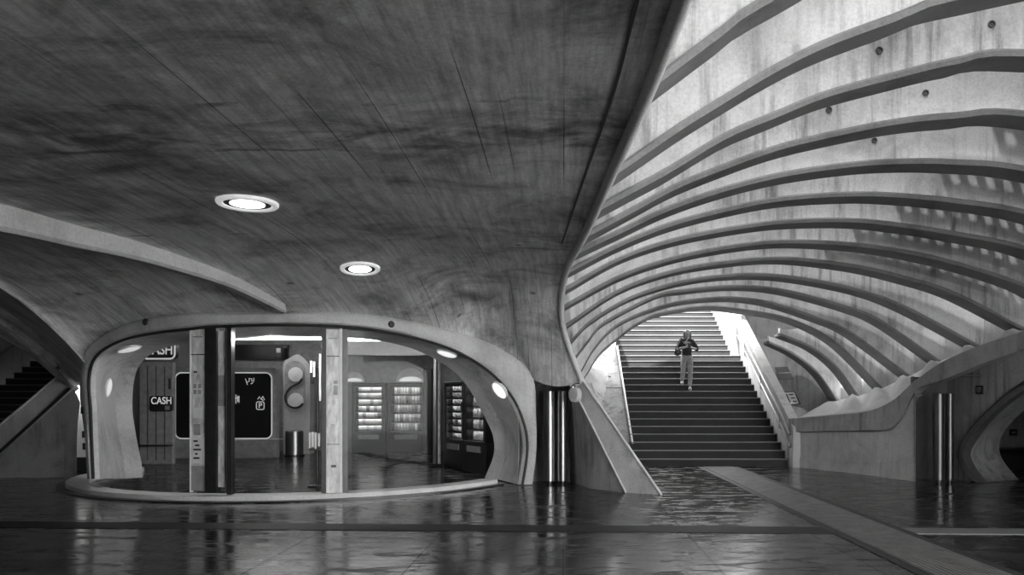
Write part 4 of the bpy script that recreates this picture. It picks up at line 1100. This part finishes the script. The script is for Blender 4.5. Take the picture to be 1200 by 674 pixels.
E_ = [('pel', 'wai'), ('wai', 'che'), ('che', 'nec'), ('nec', 'hb'), ('che', 'shl'), ('che', 'shr'), ('shl', 'ell'), ('ell', 'wrl'), ('shr', 'elr'), ('elr', 'wrr'),
      ('pel', 'hil'), ('pel', 'hir'), ('hil', 'knl'), ('knl', 'anl'), ('anl', 'tol'), ('hir', 'knr'), ('knr', 'anr'), ('anr', 'tor')]
Rb = dict(pel=(0.115, 0.085), wai=(0.10, 0.075), che=(0.12, 0.085), nec=0.045, hb=0.045, shl=0.05, shr=0.05, ell=0.036, elr=0.036, wrl=0.024, wrr=0.024,
          hil=0.075, hir=0.075, knl=0.048, knr=0.048, anl=0.032, anr=0.032, tol=0.03, tor=0.03)
# head and hands belong to the same continuous body: head vertices and finger chains
pts = [J[n_2] for n_2 in names]; rad = [Rb[n_2] for n_2 in names]; ed = [(names.index(a), names.index(b_3)) for a, b_3 in E_]
def addv(p, r, parent_i):
    pts.append(p); rad.append(r); ed.append((parent_i, len(pts) - 1)); return len(pts) - 1
h1 = addv((-0.01, -0.085, 1.41), (0.066, 0.07), names.index('hb'))
h2 = addv((-0.01, -0.085, 1.465), (0.074, 0.088), h1)
h3 = addv((-0.01, -0.07, 1.525), (0.05, 0.06), h2)
for wn, sx in (('wrl', 1), ('wrr', -1)):
    wx, wy, wz = J[wn]; wi = names.index(wn)
    pm = addv((wx + sx * 0.03, wy - 0.05, wz + 0.0), (0.034, 0.016), wi)
    for f_ in range(4):
        k1 = addv((wx + sx * 0.045, wy - 0.075 + 0.004 * f_, wz + 0.026 - 0.018 * f_), 0.009, pm)
        k2 = addv((wx + sx * 0.068, wy - 0.085, wz + 0.028 - 0.018 * f_), 0.008, k1)
        addv((wx + sx * 0.078, wy - 0.07, wz + 0.028 - 0.018 * f_), 0.007, k2)
    th1 = addv((wx + sx * 0.02, wy - 0.07, wz + 0.04), 0.010, pm); addv((wx + sx * 0.04, wy - 0.09, wz + 0.052), 0.008, th1)
skin('body', pts, ed, rad, M['skin'], person, 0, 2)
# face
MB().lathe(WLOC[person.name] + Vector((-0.01, -0.168, 1.45)), [(0.014, 0), (0.012, 0.015), (0.004, 0.024)], 8, (0, -1, -0.3)).build('nose', M['skin'], person)
for sx in (-1, 1):
    MB().ellipsoid(WLOC[person.name] + Vector((-0.01 + sx * 0.03, -0.158, 1.475)), (0.012, 0.006, 0.007), 10, 6).build('eye', M['rubber'], person)
MB().ellipsoid(WLOC[person.name] + Vector((-0.01, -0.150, 1.415)), (0.02, 0.006, 0.005), 10, 6).build('mouth', M['leather'], person)
# hair: cap and two shoulder-length falls
hp = [(-0.01, -0.045, 1.53), (-0.01, 0.0, 1.47), (-0.01, 0.035, 1.36), (-0.01, 0.04, 1.27), (-0.078, -0.055, 1.48), (-0.092, -0.06, 1.38), (-0.085, -0.07, 1.28), (0.058, -0.055, 1.48), (0.072, -0.06, 1.38), (0.065, -0.07, 1.28)]
skin('hair', hp, [(0, 1), (1, 2), (2, 3), (0, 4), (4, 5), (5, 6), (0, 7), (7, 8), (8, 9)], [(0.07, 0.06), (0.075, 0.06), (0.07, 0.04), (0.05, 0.03), 0.03, 0.03, 0.02, 0.03, 0.03, 0.02], M['hair'], person, 0, 2)
# top with long sleeves pushed up to the forearm
cn = ['wai', 'che', 'nec', 'shl', 'shr', 'ell', 'elr']
cp = [J[x] for x in cn] + [tuple(Vector(J['ell']).lerp(Vector(J['wrl']), 0.35)), tuple(Vector(J['elr']).lerp(Vector(J['wrr']), 0.35)), (-0.01, 0.015, 0.92)]
skin('top', cp, [(9, 0), (0, 1), (1, 2), (1, 3), (1, 4), (3, 5), (4, 6), (5, 7), (6, 8)], [(0.118, 0.092), (0.138, 0.10), (0.055, 0.055), 0.064, 0.064, 0.05, 0.05, 0.04, 0.04, (0.128, 0.10)], M['shirt'], person, 0, 2)
jn = ['pel', 'hil', 'hir', 'knl', 'knr', 'anl', 'anr']
jp = [J[x] for x in jn] + [(-0.01, 0.015, 0.95)]
jp[5] = (J['anl'][0], J['anl'][1], J['anl'][2] + 0.0); jp[6] = (J['anr'][0], J['anr'][1], J['anr'][2] + 0.03)
skin('jeans', jp, [(7, 0), (0, 1), (0, 2), (1, 3), (2, 4), (3, 5), (4, 6)], [(0.138, 0.105), 0.09, 0.09, 0.064, 0.064, 0.054, 0.056, (0.122, 0.095)], M['jeans'], person, 0, 2)
for n1, n2 in (('anl', 'tol'), ('anr', 'tor')):
    a = Vector(J[n1]); b_4 = Vector(J[n2])
    skin('shoe', [tuple(a + Vector((0, 0.02, -0.02))), tuple(a.lerp(b_4, 0.5) + Vector((0, 0, -0.005))), tuple(b_4)], [(0, 1), (1, 2)], [(0.042, 0.045), (0.042, 0.04), (0.038, 0.03)], M['white'], person, 0, 2)
hp_ = WLOC[person.name] + Vector((0.0, -0.335, 1.10))
t = thing('phone', 'small dark phone held in both hands by the person on the stairs', 'phone', hp_)
MB().box(hp_, (0.075, 0.012, 0.14), 0, 0.004).build('case', M['rubber'], t)
MB().box(hp_ + Vector((0, 0.008, 0)), (0.066, 0.003, 0.125)).build('screen', M['black'], t)
bg = WLOC[person.name] + Vector((-0.255, -0.10, 0.98))
t = thing('shoulder_bag', 'dark shoulder bag hanging at the side of the person on the stairs', 'bag', bg)
MB().ellipsoid(bg + Vector((0, 0, -0.02)), (0.09, 0.07, 0.09), 16, 10).build('pouch', M['leather'], t)
MB().box(bg + Vector((0, -0.055, 0.02)), (0.13, 0.02, 0.08), 0, 0.008).build('flap', M['rubber'], t)
MB().tube(cat([bg + Vector((-0.06, 0, 0.04)), bg + Vector((0.0, -0.02, 0.20)), bg + Vector((0.09, 0.0, 0.345)), bg + Vector((0.11, 0.10, 0.25)), bg + Vector((0.05, 0.03, 0.04))], 24), 0.011, 6).build('strap', M['leather'], t)
